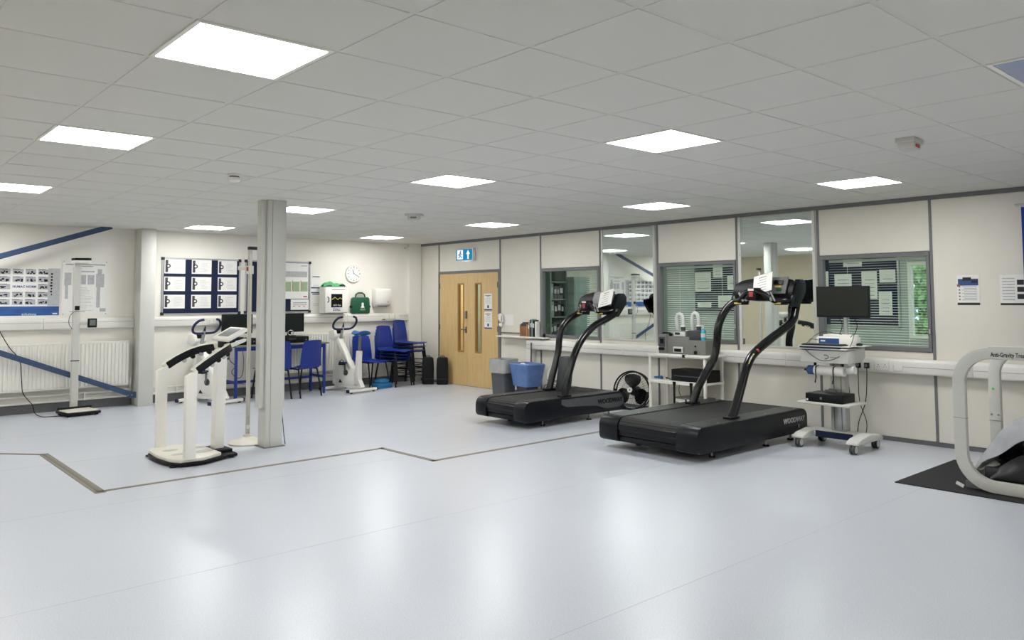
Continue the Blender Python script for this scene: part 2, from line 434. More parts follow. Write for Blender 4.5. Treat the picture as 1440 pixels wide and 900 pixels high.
# tall mirrors
for k, (a, b) in enumerate(mirrors):
    t = thing('wall_mirror', ['tall wall mirror between the two left windows, behind the farther treadmill', 'tall wall mirror behind the nearer treadmill console'][k], 'mirror', (XR, (a+b)/2, .96), 0, 'tall mirrors on the right wall')
    w = (a-b)/2-.03; h0, h1 = .0, H-.045-.96
    obj('mirror_pane', MB().box(-.012, -.002, -w+.035, w-.035, .02, h1-.012), 'mirror', t)
    for s in (-1, 1): obj('side_frame', MB().box(-.02, 0, min(s*w, s*(w-.038)), max(s*w, s*(w-.038)), 0, h1), 'steel_white', t, bevel=.002, bseg=1)
    obj('bottom_frame', MB().box(-.016, 0, -w+.038, w-.038, 0, .02), 'steel_white', t)
    for s in (-1, 1): obj('clip', MB().box(-.024, -.02, s*(w-.02)-.008, s*(w-.02)+.008, 1.15, 1.18), 'alu', t)

# windows with blinds
for n, ((a, b), (z0, z1)) in enumerate(wins.items()):
    fr = MB(); m = .042; a2, b2 = a-.018, b+.018
    fx1 = XR+.05; fr.box(XR-.018, fx1, b2, a2, z1-.045, z1).box(XR-.018, fx1, b2, a2, z0, z0+.045)
    fr.box(XR-.018, fx1, a2-m, a2, z0+.045, z1-.045).box(XR-.018, fx1, b2, b2+.035, z0+.045, z1-.045)
    w = struct('window_%d' % (n+1), fr, 'grey_trim', ['internal window with view of shelving, nearest the door', 'internal window with blinds and dark noticeboard, middle', 'internal window with blinds open, behind the monitor cart'][n], bevel=.003, bseg=1)
    obj('window_pane', MB().box(XR+.03, XR+.036, b2+.035, a2-m, z0+.045, z1-.045), 'glass', w)
    bl = MB(); z = z0+.06; y0, y1 = (b2+.05, a2-m-.015)
    if n == 0: y1 = y0+.32
    tilt = {0: .35, 1: .22, 2: .12}[n]
    while z < z1-.085:
        bl.cbox((XR+.115, (y0+y1)/2, z), (.025, y1-y0, .0012), Matrix.Rotation(-tilt, 4, 'Y')); z += .0295
    tag(obj('blind_slats', bl, 'slat', w), kind='stuff')
    obj('blind_head_rail', MB().box(XR+.102, XR+.13, y0, y1, z1-.08, z1-.05), 'slat', w)
    for q in (.2, .8): obj('ladder_cord', MB().box(XR+.101, XR+.102, y0+(y1-y0)*q-.002, y0+(y1-y0)*q+.002, z0+.05, z1-.08), 'slat', w)
    obj('latch', MB().box(XR-.03, XR-.018, b2+.008, b2+.024, 1.18, 1.23), 'alu', w)

# double door
df = MB().box(XR-.012, cx1, 9.065, 9.094, 0, DH+.05).box(XR-.012, cx1, 7.276, 7.345, 0, DH+.05).box(XR-.012, cx1, 7.345, 9.065, DH+.003, DH+.05)
d = struct('door_1', df, 'grey_trim', 'oak veneer double door in a grey frame')
def leaf(y0, y1, s0, s1, mat='wood_door'):
    z0, z1 = .61, 1.86; x0, x1 = XR+.0, XR+.045
    lf = MB().box(x0, x1, y0, s0, .006, DH).box(x0, x1, s1, y1, .006, DH).box(x0, x1, s0, s1, .006, z0).box(x0, x1, s0, s1, z1, DH)
    o = obj('door_leaf', lf, mat, d)
    bd = MB(); e = .022
    bd.box(x0-.006, x1+.004, s0-.004, s0+e, z0-.004, z1+.004).box(x0-.006, x1+.004, s1-e, s1+.004, z0-.004, z1+.004)
    bd.box(x0-.006, x1+.004, s0+e, s1-e, z0-.004, z0+e).box(x0-.006, x1+.004, s0+e, s1-e, z1-e, z1+.004)
    obj('glazing_bead', bd, 'wood_dark', o)
    obj('vision_pane', MB().box(XR+.02, XR+.026, s0+e, s1-e, z0+e, z1-e), 'glass_clear', o)
    return o
l1 = leaf(8.207, 9.062, 8.315, 8.495); l2 = leaf(7.348, 8.203, 7.81, 7.99)
hd = MB().cyl((XR-.055, 8.25, 1.02), (XR, 8.25, 1.02), .011, seg=10).tube([(XR-.05, 8.25, 1.02), (XR-.055, 8.32, 1.02), (XR-.05, 8.37, 1.02)], .01)
hp = obj('lever_handle', hd, 'steel', l1, smooth=True)
obj('handle_plate', MB().box(XR-.008, XR, 8.225, 8.275, .96, 1.075), 'steel', l1, bevel=.004)
obj('code_lock', MB().box(XR-.03, XR, 8.215, 8.265, 1.22, 1.36), 'steel', l1, bevel=.008)
for z in (.25, 1.05, 1.82):
    for y in (9.055, 7.355): obj('hinge', MB().cyl((XR-.006, y, z-.05), (XR-.006, y, z+.05), .009, seg=8), 'grey_dark', d)
obj('closer_channel', MB().box(XR-.004, XR, 7.36, 9.05, .0, .006), 'grey_trim', d)

# corridor behind the door, next room behind the windows
def room_box(n, x0, x1, y0, y1, wallm, floorm, label):
    struct('floor', MB().box(x0, x1, y0, y1, -.1, 0), floorm, 'floor of '+label)
    struct('ceiling', MB().box(x0, x1, y0, y1, H, H+.1), 'tile', 'ceiling of '+label)
room_box(1, XR+.1, 9.6, 7.0, 9.6, 'wall_warm', 'grey_mid', 'the corridor behind the double door')
struct('wall_corridor_end', MB().box(9.6, 9.7, 7.0, 9.6, 0, H), 'wall_warm'); struct('wall_corridor_left', MB().box(XR+.1, 9.7, 9.6, 9.7, 0, H), 'wall_warm')
struct('wall_divider', MB().box(XR+.1, 11.4, 6.9, 7.0, 0, H), 'panel_white')
tl = thing('corridor_fill_light', 'unseen warm light panel added in the corridor behind the door', 'ceiling light', (8.7, 8.4, H-.001)); obj('diffuser', MB().box(-.3, .3, -.3, .3, -.012, -.004), 'fill_corridor', tl); obj('frame', MB().box(-.31, .31, -.31, .31, -.004, 0), 'white', tl)  # unseen panel, added to brighten the view through the door's vision panes
# pale blue door across the corridor, seen through the right vision panel
dd = struct('door_2', MB().box(8.98, 9.58, 9.575, 9.6, 0, 2.05), 'ink_blue', 'blue corridor door seen through the vision panel')
obj('door_panel', MB().box(9.02, 9.56, 9.56, 9.575, .02, 2.0), 'pale_blue', dd)
XN = 11.3
room_box(2, XR+.1, XN+.1, -2.2, 6.9, 'panel_white', 'grey_mid', 'the next room')
struct('wall_next_right', MB().box(XR+.1, XN+.1, -2.3, -2.2, 0, H), 'wall_paint')
ey0, ey1, ez0, ez1 = .7, 1.86, .95, 2.1
struct('wall_next_far', MB().box(XN, XN+.1, -2.2, ey0, 0, H).box(XN, XN+.1, ey1, 6.9, 0, H).box(XN, XN+.1, ey0, ey1, 0, ez0).box(XN, XN+.1, ey0, ey1, ez1, H), 'wall_next')
w4 = struct('window_4', MB().box(XN-.02, XN+.06, ey0, ey0+.05, ez0, ez1).box(XN-.02, XN+.06, ey1-.05, ey1, ez0, ez1).box(XN-.02, XN+.06, ey0+.05, ey1-.05, ez0, ez0+.05).box(XN-.02, XN+.06, ey0+.05, ey1-.05, ez1-.05, ez1), 'white', 'outside window of the next room with trees beyond')
obj('window_pane', MB().box(XN+.02, XN+.026, ey0+.05, ey1-.05, ez0+.05, ez1-.05), 'glass_clear', w4)
for k, (lx, ly) in enumerate(((9.6, .2), (9.6, 2.6), (9.6, 5.0))):  # unseen panels, added to lift the room behind the blinds
    tl = thing('next_room_fill_light', ['unseen light panel added to brighten the next room, right end', 'unseen light panel added to brighten the next room, middle', 'unseen light panel added to brighten the next room, above the shelving'][k], 'ceiling light', (lx, ly, H-.001))
    obj('diffuser', MB().box(-.29, .29, -.29, .29, -.014, -.004), 'fill_next' if k == 0 else 'fill_next_dim', tl); obj('frame', MB().box(-.3, .3, -.3, .3, -.004, 0), 'white', tl)
struct('ground', MB().box(XN+.1, XN+14, -8, 12, -.3, -.1), 'grass', 'grass outside the far window')
tr = thing('garden_tree', 'green leafy tree outside, seen through the blinds window', 'tree', (15.2, 2.2, -.1))
obj('trunk', MB().tube([(0, 0, 0), (.05, 0, .8), (0, .05, 1.6), (0, 0, 2.6)], .09, scale=[1.2, 1, .8, .4]), 'bark', tr, smooth=True)
lf = MB(); rr = random.Random(3)
for k in range(6500):
    p = Vector((rr.gauss(0, .75), rr.gauss(0, 1.0), 1.75+rr.gauss(0, .75))); a = Vector((rr.gauss(0, 1), rr.gauss(0, 1), rr.gauss(0, 1))).normalized(); b = a.orthogonal().normalized()*.09; a = a*.06
    if p.z > .25: lf.add([p-a, p+b, p+a, p-b], [(0, 1, 2, 3)])
tag(obj('foliage', lf, 'leaf', tr), kind='stuff')

# ------------------------------------------------------------------ pilaster, column, boxing
struct('trim_1', MB().box(2.555, 2.765, 9.42, YB, 0, H), 'steel_white', 'white boxed pilaster standing against the back wall', bevel=.004)
struct('trim_2', MB().box(7.53, XR-.01, YB-.09, YB, 0, H), 'wall_paint', 'boxed-in corner beside the door wall')
cl = struct('trim_3', MB().box(2.555, 2.745, 5.01, 5.2, 0, H), 'steel_white', 'free-standing white boxed column in the room', bevel=.003)
obj('cable_casing', MB().box(2.5, 2.555, 5.05, 5.16, .42, H), 'steel_white', cl, bevel=.004)
obj('cable_casing', MB().box(2.745, 2.775, 5.03, 5.12, .42, H), 'steel_white', cl, bevel=.004)
obj('joint_line', MB().box(2.605, 2.608, 5.008, 5.01, .02, H), 'grey_mid', cl)
obj('foot_plate', MB().box(2.53, 2.77, 4.985, 5.22, 0, .008), 'grey_mid', cl)
cb = tag(obj('cable', MB().tube([(2.76, 5.07, .45), (2.765, 5.06, .33), (2.775, 5.055, .22), (2.79, 5.06, .1), (2.80, 5.05, .008)], .004, 6), 'black', smooth=True), 'thin black cable hanging from the column casing to the floor', 'cable')

# blue diagonal bracing
def brace(name, p, q, label):
    p, q = Vector(p), Vector(q); t = (q-p).normalized(); n = Vector((0, 0, 1)).cross(Vector((0, 1, 0))); nrm = Vector((-t.z, 0, t.x))*.038
    c = [p+nrm, q+nrm, q-nrm, p-nrm]
    o = tag(obj(name, MB().prism([(v.x, v.z) for v in c], 'y', 9.50, 9.515), 'brace_blue', bevel=.002, bseg=1), label, 'steel brace', 'blue wall braces')
    return o
b1 = brace('steel_brace', (XL+.03, 0, 1.295), (2.16, 0, 2.665), 'blue steel brace rising to the ceiling above the posters')
b2 = brace('steel_brace', (XL+.03, 0, 1.92), (2.50, 0, .175), 'blue steel brace falling across the radiator to the pilaster foot')
b2.location.y = .017
o = obj('gusset_plate', MB().box(2.43, 2.553, 9.496, 9.51, .125, .215), 'brace_blue', b2); o.location.y = -.002
for q in (2.44, 2.49): obj('bolt', MB().cyl((q, 9.482, .17), (q, 9.494, .17), .012, seg=8), 'steel', b2)

# ------------------------------------------------------------------ dado trunking
def trunk_prof(z0, z1, dep): return [(0, z0), (dep-.012, z0), (dep, z0+.015), (dep, z1-.03), (dep-.018, z1), (0, z1)]
tb = thing('dado_trunking', 'white dado trunking along the back wall', 'trunking', (0, YB, 1.16))
z0, z1 = 0, .16
segs = [(XL+.005, 1.35), (1.354, 2.55), (2.77, 4.6), (4.604, 6.2), (6.204, 7.525)]
for a, b in segs:
    o = obj('trunking_length', MB().prism([(-y, z) for y, z in trunk_prof(z0, z1, .065)], 'x', a, b), 'trunk_white', tb, bevel=.003, bseg=1)
    obj('cover_groove', MB().box(a+.01, b-.01, -.067, -.0645, .098, .101), 'grey_mid', o)
def socket(parent, c, ax, w=.145, blank=False, mat='white'):
    # ax 'b': back wall (faces -y), 'r': right wall (faces -x); c local centre on front face
    x, y, z = c
    B = lambda a0, a1, d0, d1, e0, e1: MB().box(x+a0, x+a1, y-d1, y-d0, z+e0, z+e1) if ax == 'b' else MB().box(x-d1, x-d0, y+a0, y+a1, z+e0, z+e1)
    o = obj('socket_plate', B(-w/2, w/2, 0, .011, -.042, .042), mat, parent, bevel=.003, bseg=1)
    if blank: return o
    h = MB()
    for s in (-1, 1):
        for (a0, a1, e0, e1) in ((-.003, .003, .006, .018), (-.015, -.008, -.014, -.008), (.008, .015, -.014, -.008)):
            m_ = B(s*w/4+a0, s*w/4+a1, .0111, .0118, e0, e1); h.add(m_.v, m_.f)
    tag(obj('socket_holes', h, 'ink', o), kind='stuff')
    for s in (-1, 1): obj('rocker', B(s*.012-.006, s*.012+.006, .011, .015, .018, .034), 'white', o)
    return o
for x in (3.72, 3.88): socket(tb, (x, -.065, .075), 'b', .13)
for x in (7.02, 7.14, 7.26): socket(tb, (x, -.065, .085), 'b', .095, True)
obj('data_slot', MB().box(6.93, 7.0, -.07, -.065, .03, .042), 'ink', tb)
tr2 = thing('dado_trunking', 'white dado trunking along the right wall below the windows', 'trunking', (XR, 0, .745))
for a, b in ((6.52, 4.45), (4.446, 1.9), (1.896, -.15), (-.154, -2.6), (-2.604, YF+.01)):
    o = obj('trunking_length', MB().prism([(-y-.009, z) for y, z in trunk_prof(0, .16, .095)], 'y', b, a), 'trunk_white', tr2, bevel=.003, bseg=1)
    obj('cover_groove', MB().box(-.1062, -.104, b+.01, a-.01, .075, .078), 'grey_mid', o)
obj('drop_casing', MB().box(-.10, -.009, 6.40, 6.53, -.745, 0), 'trunk_white', tr2, bevel=.003, bseg=1)
socket(tr2, (-.104, .75, .075), 'r'); socket(tr2, (-.104, .575, .075), 'r', .09, True); socket(tr2, (-.104, .96, .075), 'r', .17)
for y in (.855, .65): obj('cover_joint', MB().box(-.112, -.104, y-.018, y+.018, .02, .135), 'white', tr2, bevel=.002, bseg=1)
# ledge by the door
lg = struct('trim_4', MB().box(XR-.13, XR-.009, 6.06, 7.27, .925, .95), 'trunk_white', 'white ledge beside the door', bevel=.004)
struct('trim_5', MB().box(XR-.018, XR-.009, 6.3, 7.27, .985, 1.005), 'grey_mid', 'grey rail on the wall above the ledge')

# ------------------------------------------------------------------ radiators and pipes
def radiator(x0, x1, z0, z1, label):
    t = thing('radiator', label, 'radiator', ((x0+x1)/2, YB, z0), 0, 'white panel radiators'); w = (x1-x0)/2; h = z1-z0
    def corr(y0, sg):
        m_ = MB(); pts = []; n = int((x1-x0)/.05); p = (x1-x0)/n
        for k in range(n):
            a = -w+k*p
            pts += [(a, y0), (a+p*.3, y0), (a+p*.42, y0+sg*.018), (a+p*.88, y0+sg*.018)]
        pts.append((w, y0))
        m_.grid(lambda u, v: (pts[min(int(round(u*(len(pts)-1))), len(pts)-1)][0], pts[min(int(round(u*(len(pts)-1))), len(pts)-1)][1], .03+(h-.06)*v), len(pts)-1, 1, .0)
        return m_
    obj('front_panel', corr(-.14, -1), 'white', t); obj('back_panel', corr(-.055, 1), 'white', t)
    obj('rail', MB().box(-w, w, -.142, -.128, 0, .03).box(-w, w, -.142, -.128, h-.03, h), 'white', t, bevel=.004)
    g = MB()
    for k in range(int((x1-x0)/.03)): g.box(-w+.01+k*.03, -w+.022+k*.03, -.125, -.045, h-.012, h-.004)
    g.box(-w, w, -.128, -.12, h-.014, h).box(-w, w, -.05, -.042, h-.014, h)
    tag(obj('top_grille', g, 'white', t), kind='stuff')
    for s in (-1, 1):
        obj('end_cap', MB().box(min(s*w, s*(w+.008)), max(s*w, s*(w+.008)), -.14, -.04, .01, h-.004), 'white', t)
        obj('bracket', MB().box(s*w*.6-.015, s*w*.6+.015, -.04, 0, .1, h-.1), 'white', t)
    obj('valve', MB().cyl((w+.045, -.09, .02), (w+.045, -.09, .1), .016, seg=10).cyl((w+.008, -.09, .04), (w+.045, -.09, .04), .01, seg=8), 'white', t, smooth=True)
    obj('pipe_tail', MB().tube([(w+.045, -.09, .02), (w+.045, -.09, -.1), (w+.045, -.09, -.5*z0)], .009, 8), 'white', t, smooth=True)
    return t
radiator(-1.1, 2.46, .315, .975, 'long white panel radiator below the posters, left of the pilaster')
radiator(4.95, 6.38, .315, .985, 'white panel radiator behind the desk and exercise bike')
t = thing('heating_pipes', 'pair of white heating pipes running low along the back wall', 'pipe', (0, YB, 0))
for z in (.145, .235):
    obj('pipe', MB().tube([(XL+.01, -.06, z), (2.545, -.06, z)], .014, 8).tube([(2.775, -.06, z), (7.51, -.06, z)], .014, 8), 'white', t, smooth=True)
for x in (-.4, .75, 1.9, 3.2, 4.3, 6.6): obj('pipe_clip', MB().box(x-.012, x+.012, -.08, -.022, .13, .25), 'white', t)

# ------------------------------------------------------------------ flat prints on walls
def paperb(name, x0, x1, z0, z1, y, label, cat, mat='paper', group=None):
    t = thing(name, label, cat, ((x0+x1)/2, y, z0), 0, group)
    obj('sheet', MB().box(-(x1-x0)/2, (x1-x0)/2, -.0015, 0, 0, z1-z0), mat, t); return t
def rects(parent, name, rs, mat, axis='b', d=.0008, off=.0015):
    m_ = MB()
    for (a0, a1, e0, e1) in rs:
        if axis == 'b': m_.box(a0, a1, -off-d, -off, e0, e1)
        else: m_.box(-off-d, -off, a0, a1, e0, e1)
    o = obj(name, m_, mat, parent)
    if len(rs) > 1: o['kind'] = 'stuff'
    return o
rr = random.Random(11)
# exercise poster
x0, x1, z0, z1 = -.35, 1.565, 1.35, 2.045
t = paperb('exercise_poster', x0, x1, z0, z1, YB-.001, 'wide exercise poster with rows of small photographs and blue bottom band', 'poster')
cx = (x0+x1)/2
cols = [.155*k+.95 for k in range(-8, 4)]; rows = [1.945, 1.838, 1.735, 1.622, 1.52]
for ri, z in enumerate(rows):
    for ci, xx in enumerate(cols):
        if xx-cx < -.92: continue
        if ri == 2 and ci in (9, 10): continue
        a = xx-.135-cx
        o = obj('photo_print', MB().box(a, a+.128, -.0022, -.0015, z-z0, z-z0+.075), 'ink_lilac', t)
        rects(o, 'photo_caption', [(a, a+.09, z-z0+.068, z-z0+.075)], 'ink', off=.0022)
        bl = MB()
        for q in range(6):
            u_ = a+rr.uniform(.005, .1); v_ = z-z0+rr.uniform(.004, .03); bl.box(u_, u_+rr.uniform(.012, .03), -.0028, -.0022, v_, v_+rr.uniform(.01, .03))
        tag(obj('photo_shape', bl, 'ink', o), kind='stuff')
text('title', 'humac', 'ink_blue', t, (1, 0, 0), (0, 0, 1), (1.115, YB-.0032, 1.772), 'HUMAC NORM lettering')
obj('bottom_band', MB().box(-.94, .945, -.0022, -.0015, .016, .145), 'band_blue', t)
text('footer_text', 'solutions', 'white', t, (1, 0, 0), (0, 0, 1), (1.18, YB-.0034, 1.385))
obj('side_panel', MB().box(1.405-cx, 1.555-cx, -.0022, -.0015, .15, .685), 'ink_pale', t)
rects(t, 'side_figures', [(1.43-cx+rr.uniform(0, .015), 1.455-cx+rr.uniform(0, .01), .3+k*.042, .325+k*.042) for k in range(8)], 'ink', off=.0022)
rects(t, 'footer_logo', [(1.47-cx, 1.53-cx, .03, .05)], 'white', off=.0022)
# chart poster
x0, x1, z0, z1 = 1.58, 2.185, 1.35, 2.175
t = paperb('wall_chart', x0, x1, z0, z1, YB-.0045, 'grey printed wall chart with diagrams, pinned beside the exercise poster', 'poster')
w = (x1-x0)/2
rects(t, 'heading', [(-w+.04, w-.04, .745, .757), (-w+.2, w-.2, .722, .732)], 'ink_mid')
rects(t, 'grey_figure', [(w-.16, w-.05, .42, .62), (w-.14, w-.08, .62, .69), (w-.15, w-.1, .12, .42), (-w+.03, -w+.12, .45, .63), (-w+.04, -w+.08, .25, .45), (w-.1, w-.02, .06, .11)], 'ink_pale')
rects(t, 'diagram_boxes', [(-.09, .01, .46, .6), (.03, .12, .46, .6), (-.1, .12, .64, .66)], 'ink_lilac')
rects(t, 'text_lines', [(-.12, rr.uniform(-.02, .12), .08+k*.022, .085+k*.022) for k in range(16)], 'ink_pale')
for sx in (-1, 1):
    for zz in (.03, z1-z0-.03): obj('pin', MB().ball((sx*(w-.02), -.004, zz), .006, 8, 4), 'ink', t)

# noticeboards
def board(x0, x1, z0, z1, label):
    t = thing('noticeboard', label, 'noticeboard', ((x0+x1)/2, YB, z0), 0, 'navy noticeboards'); w = (x1-x0)/2; h = z1-z0
    obj('felt', MB().box(-w+.02, w-.02, -.016, 0, .02, h-.02), 'navy', t)
    for s in (-1, 1):
        obj('frame_side', MB().box(min(s*w, s*(w-.024)), max(s*w, s*(w-.024)), -.024, 0, .02, h-.02), 'alu', t)
        for q in (0, h-.035): obj('corner_cap', MB().box(s*(w-.012)-.024, s*(w-.012)+.024, -.03, 0, q-.006, q+.041), 'cap_dark', t, bevel=.004)
    for q in (0, h-.024): obj('frame_rail', MB().box(-w+.02, w-.02, -.024, 0, q, q+.024), 'alu', t)
    return t
bx0, bx1, bz0, bz1 = 2.955, 4.205, 1.345, 2.245
board(bx0, bx1, bz0, bz1, 'navy noticeboard holding nine certificates, left of the column')
rown = ['top', 'middle', 'bottom']; coln = ['left', 'centre', 'right']
for r_, (zt, zb) in enumerate(((2.222, 1.995), (1.945, 1.72), (1.66, 1.445))):
    for c_, (xa, xb) in enumerate(((2.99, 3.31), (3.41, 3.725), (3.83, 4.145))):
        t = paperb('certificate', xa, xb, zb, zt, YB-.0175, 'white certificate in the %s row, %s column of the noticeboard' % (rown[r_], coln[c_]), 'certificate', group='certificates on the noticeboard')
        w, h = (xb-xa)/2, zt-zb
        rects(t, 'dark_stripe', [(-w+.015, -w+.055, .02, h-.015)], 'grey_dark')
        obj('emblem', MB().cyl((-w+.06, -.0035, h/2+.005), (-w+.06, -.0022, h/2+.005), .034, seg=16), 'ink', t)
        obj('emblem_centre', MB().cyl((-w+.06, -.0045, h/2+.005), (-w+.06, -.0034, h/2+.005), .017, seg=12), 'paper', t)
        rects(t, 'print_lines', [(-w+.13+rr.uniform(0, .03), w-.03-rr.uniform(0, .08), .04+k*.025, .044+k*.025) for k in range(6)], 'ink_pale')
board(4.29, 5.475, 1.35, 2.245, 'navy noticeboard partly hidden behind the column')
t = paperb('wall_poster', 4.95, 5.44, 1.59, 2.215, YB-.0175, 'large pale chart poster on the noticeboard right of the column', 'poster')
rects(t, 'title_line', [(.1, .22, .575, .585)], 'ink_mid'); rects(t, 'body_map', [(-.22, .22, .38, .48)], 'ink_pale')
for k in range(3):
    rects(t, 'chart_panel', [(-.21+k*.155, -.08+k*.155, .13, .30)], 'ink_green'); rects(t, 'chart_edge', [(-.215+k*.155, -.205+k*.155, .13, .32)], 'ink_red')
rects(t, 'logo', [(.15, .22, .03, .05)], 'ink_red')
t = paperb('notice_sheet', 5.11, 5.45, 1.40, 1.58, YB-.0175, 'small landscape notice pinned in the noticeboard corner right of the column', 'notice')
rects(t, 'bar', [(-.13, .13, .115, .125), (-.13, -.09, .05, .06), (-.03, .01, .05, .06)], 'ink_blue'); rects(t, 'bar_red', [(-.13, .13, .08, .088), (.06, .1, .05, .06)], 'ink_red')
for k, (za, zb, lb) in enumerate(((1.775, 2.02, 'upper of the two small white notices beside the defibrillator cabinet'), (1.44, 1.71, 'lower of the two small white notices beside the defibrillator cabinet'))):
    t = paperb('notice_sheet', 5.50, 5.69, za, zb, YB-.001, lb, 'notice', group='small notices by the cabinet')
    rects(t, 'heading', [(-.07, .07, zb-za-.045, zb-za-.03)], 'ink'); rects(t, 'lines', [(-.06, .06-.01*(q % 2), .03+q*.02, .034+q*.02) for q in range(3)], 'ink_pale')
    rects(t, 'blue_strip', [(-.095, .095, .0, .022)] if k == 0 else [(-.095, .095, zb-za-.02, zb-za)], 'ink_blue')

# clock, PIR
t = thing('wall_clock', 'round white wall clock with black numerals above the green bag', 'clock', (6.34, YB, 2.05))
Ry = Matrix.Rotation(PI/2, 4, 'X')
obj('case', MB().lathe([(.01, 0), (.16, 0), (.165, .012), (.165, .03), (.155, .04), (.148, .034), (.01, .034)], seg=40).xf(Ry), 'white', t, smooth=True)
obj('dial', MB().lathe([(.005, .034), (.148, .034), (.148, .036), (.005, .036)], seg=40).xf(Ry), 'paper', t)
nm = MB()
for k in range(12):
    a = k*PI/6; c = Vector((math.sin(a)*.12, -.0375, math.cos(a)*.12)); nm.cbox(c, (.012, .001, .024 if k % 3 == 0 else .016), Matrix.Rotation(a, 4, 'Y'))
obj('numerals', nm, 'ink', t)
def hand(nm_, ang, ln, w_):
    obj(nm_, MB().cbox((math.sin(ang)*ln*.42, -.0395, math.cos(ang)*ln*.42), (w_, .0015, ln), Matrix.Rotation(ang, 4, 'Y')), 'ink', t)
hand('hour_hand', math.radians(-20), .085, .010); hand('minute_hand', math.radians(118), .125, .007)
t = thing('alarm_sensor', 'small white alarm sensor high in the wall corner', 'sensor', (7.45, YB, 2.52))
obj('body', MB().prism([(0, 0), (-.055, .02), (-.055, .11), (0, .13)], 'x', -.035, .035), 'white', t, bevel=.006); obj('lens', MB().box(-.022, .022, -.058, -.055, .03, .07), 'beige_plastic', t)

# defibrillator cabinet, green bags, dryer
t = thing('defibrillator_cabinet', 'white defibrillator wall cabinet with dark window', 'cabinet', (5.9, YB, 1.335))
w, h, dp = .24, .46, .18
obj('body', MB().box(-w, w, -dp, 0, 0, h), 'white', t, bevel=.006)
dr = obj('door', MB().box(-w+.012, w-.012, -dp-.022, -dp-.001, .012, h-.012), 'white', t, bevel=.008)
obj('window', MB().box(-.11, .11, -dp-.026, -dp-.022, .1, .34), 'black_gloss', dr)
obj('window_graphic', MB().tube([(-.1, -dp-.027, .24), (-.04, -dp-.027, .28), (.02, -dp-.027, .24), (.06, -dp-.027, .27), (.1, -dp-.027, .25)], .007, 6), 'yellow', dr)
obj('handle', MB().tube([(-.18, -dp-.022, .19), (-.17, -dp-.05, .21), (-.17, -dp-.05, .27), (-.18, -dp-.022, .29)], .008), 'ink', dr, smooth=True)
obj('top_lettering', MB().box(-.1, .16, -dp-.0232, -dp-.022, .41, .42), 'ink_red', dr)
text('brand_mark', 'zoll', 'ink_blue', dr, (1, 0, 0), (0, 0, 1), (5.9, YB-dp-.0226, 1.335+.058)); text('window_lettering', 'aed', 'ink_pale', dr, (1, 0, 0), (0, 0, 1), (5.905, YB-dp-.028, 1.335+.138))
t = thing('first_aid_pouch', 'crumpled light green pouch lying on top of the white cabinet', 'pouch', (5.88, YB-.1, 1.795))
pch = MB().grid(lambda u, v: ((u-.5)*.42, (v-.5)*.13, .012+.1*math.sin(PI*v)**.6*(.8+.2*math.sin(u*7)+.08*math.sin(u*21))*math.sin(PI*min(1, max(0, u*.96+.02)))**.3), 22, 8, .01)
obj('pouch_body', pch, 'green_light', t, smooth=True); obj('strap', MB().tube([(.1, -.06, .03), (.17, -.075, .045), (.215, -.05, .02)], .012), 'black', t, smooth=True)
obj('dark_side', MB().tube([(-.2, -.05, .012), (-.1, -.062, .03), (-.06, -.068, .025)], .012), 'green', t, smooth=True)
t = thing('first_aid_bag', 'dark green first aid bag with carry handle on the trunking', 'bag', (6.47, YB-.037, 1.321))
b_ = MB().prism([(-.19, .01), (-.18, .27), (-.15, .295), (.15, .295), (.18, .27), (.19, .01), (.17, 0), (-.17, 0)], 'y', -.05, .03)
obj('bag_body', b_, 'green', t, bevel=.012); obj('handle', MB().tube([(-.1, -.01, .29), (-.09, -.01, .345), (-.04, -.01, .375), (.04, -.01, .375), (.09, -.01, .345), (.1, -.01, .29)], .014), 'green', t, smooth=True)
for s in (-1, 1): obj('buckle', MB().box(s*.195-.014, s*.195+.014, -.03, .01, .1, .14), 'black', t, bevel=.003)
o = obj('emblem', MB().cyl((.03, -.0525, .17), (.03, -.05, .17), .026, seg=14), 'white', t); obj('emblem_base', MB().prism([(-.01, .1), (.07, .1), (.05, .15), (.01, .15)], 'y', -.0522, -.05), 'white', t)
obj('lettering', MB().box(-.03, .09, -.0515, -.05, .07, .08).box(-.02, .08, -.0515, -.05, .055, .062), 'ink_green', t)
t = thing('towel_dispenser', 'white wall-mounted hand towel dispenser beside the corner', 'dispenser', (6.90, YB, 1.45))
obj('body', MB().prism([(0, .0), (-.06, -.03), (-.17, .02), (-.19, .06), (-.185, .30), (-.16, .325), (0, .33)], 'x', -.16, .16), 'white', t, bevel=.012)
obj('outlet', MB().box(-.1, .1, -.14, -.07, -.012, .006), 'grey_mid', t); obj('badge', MB().box(.07, .10, -.192, -.188, .07, .08), 'grey_mid', t)

# ------------------------------------------------------------------ exit sign, door notices, posters on right wall
t = thing('exit_sign', 'lit blue emergency exit sign with running figure and arrow above the door', 'exit sign', (XR, 8.22, 2.27))
obj('housing', MB().box(-.07, 0, -.25, .25, 0, .225), 'white', t, bevel=.008)
fc = obj('face', MB().box(-.074, -.07, -.235, .235, .012, .213), 'exit_blue', t)
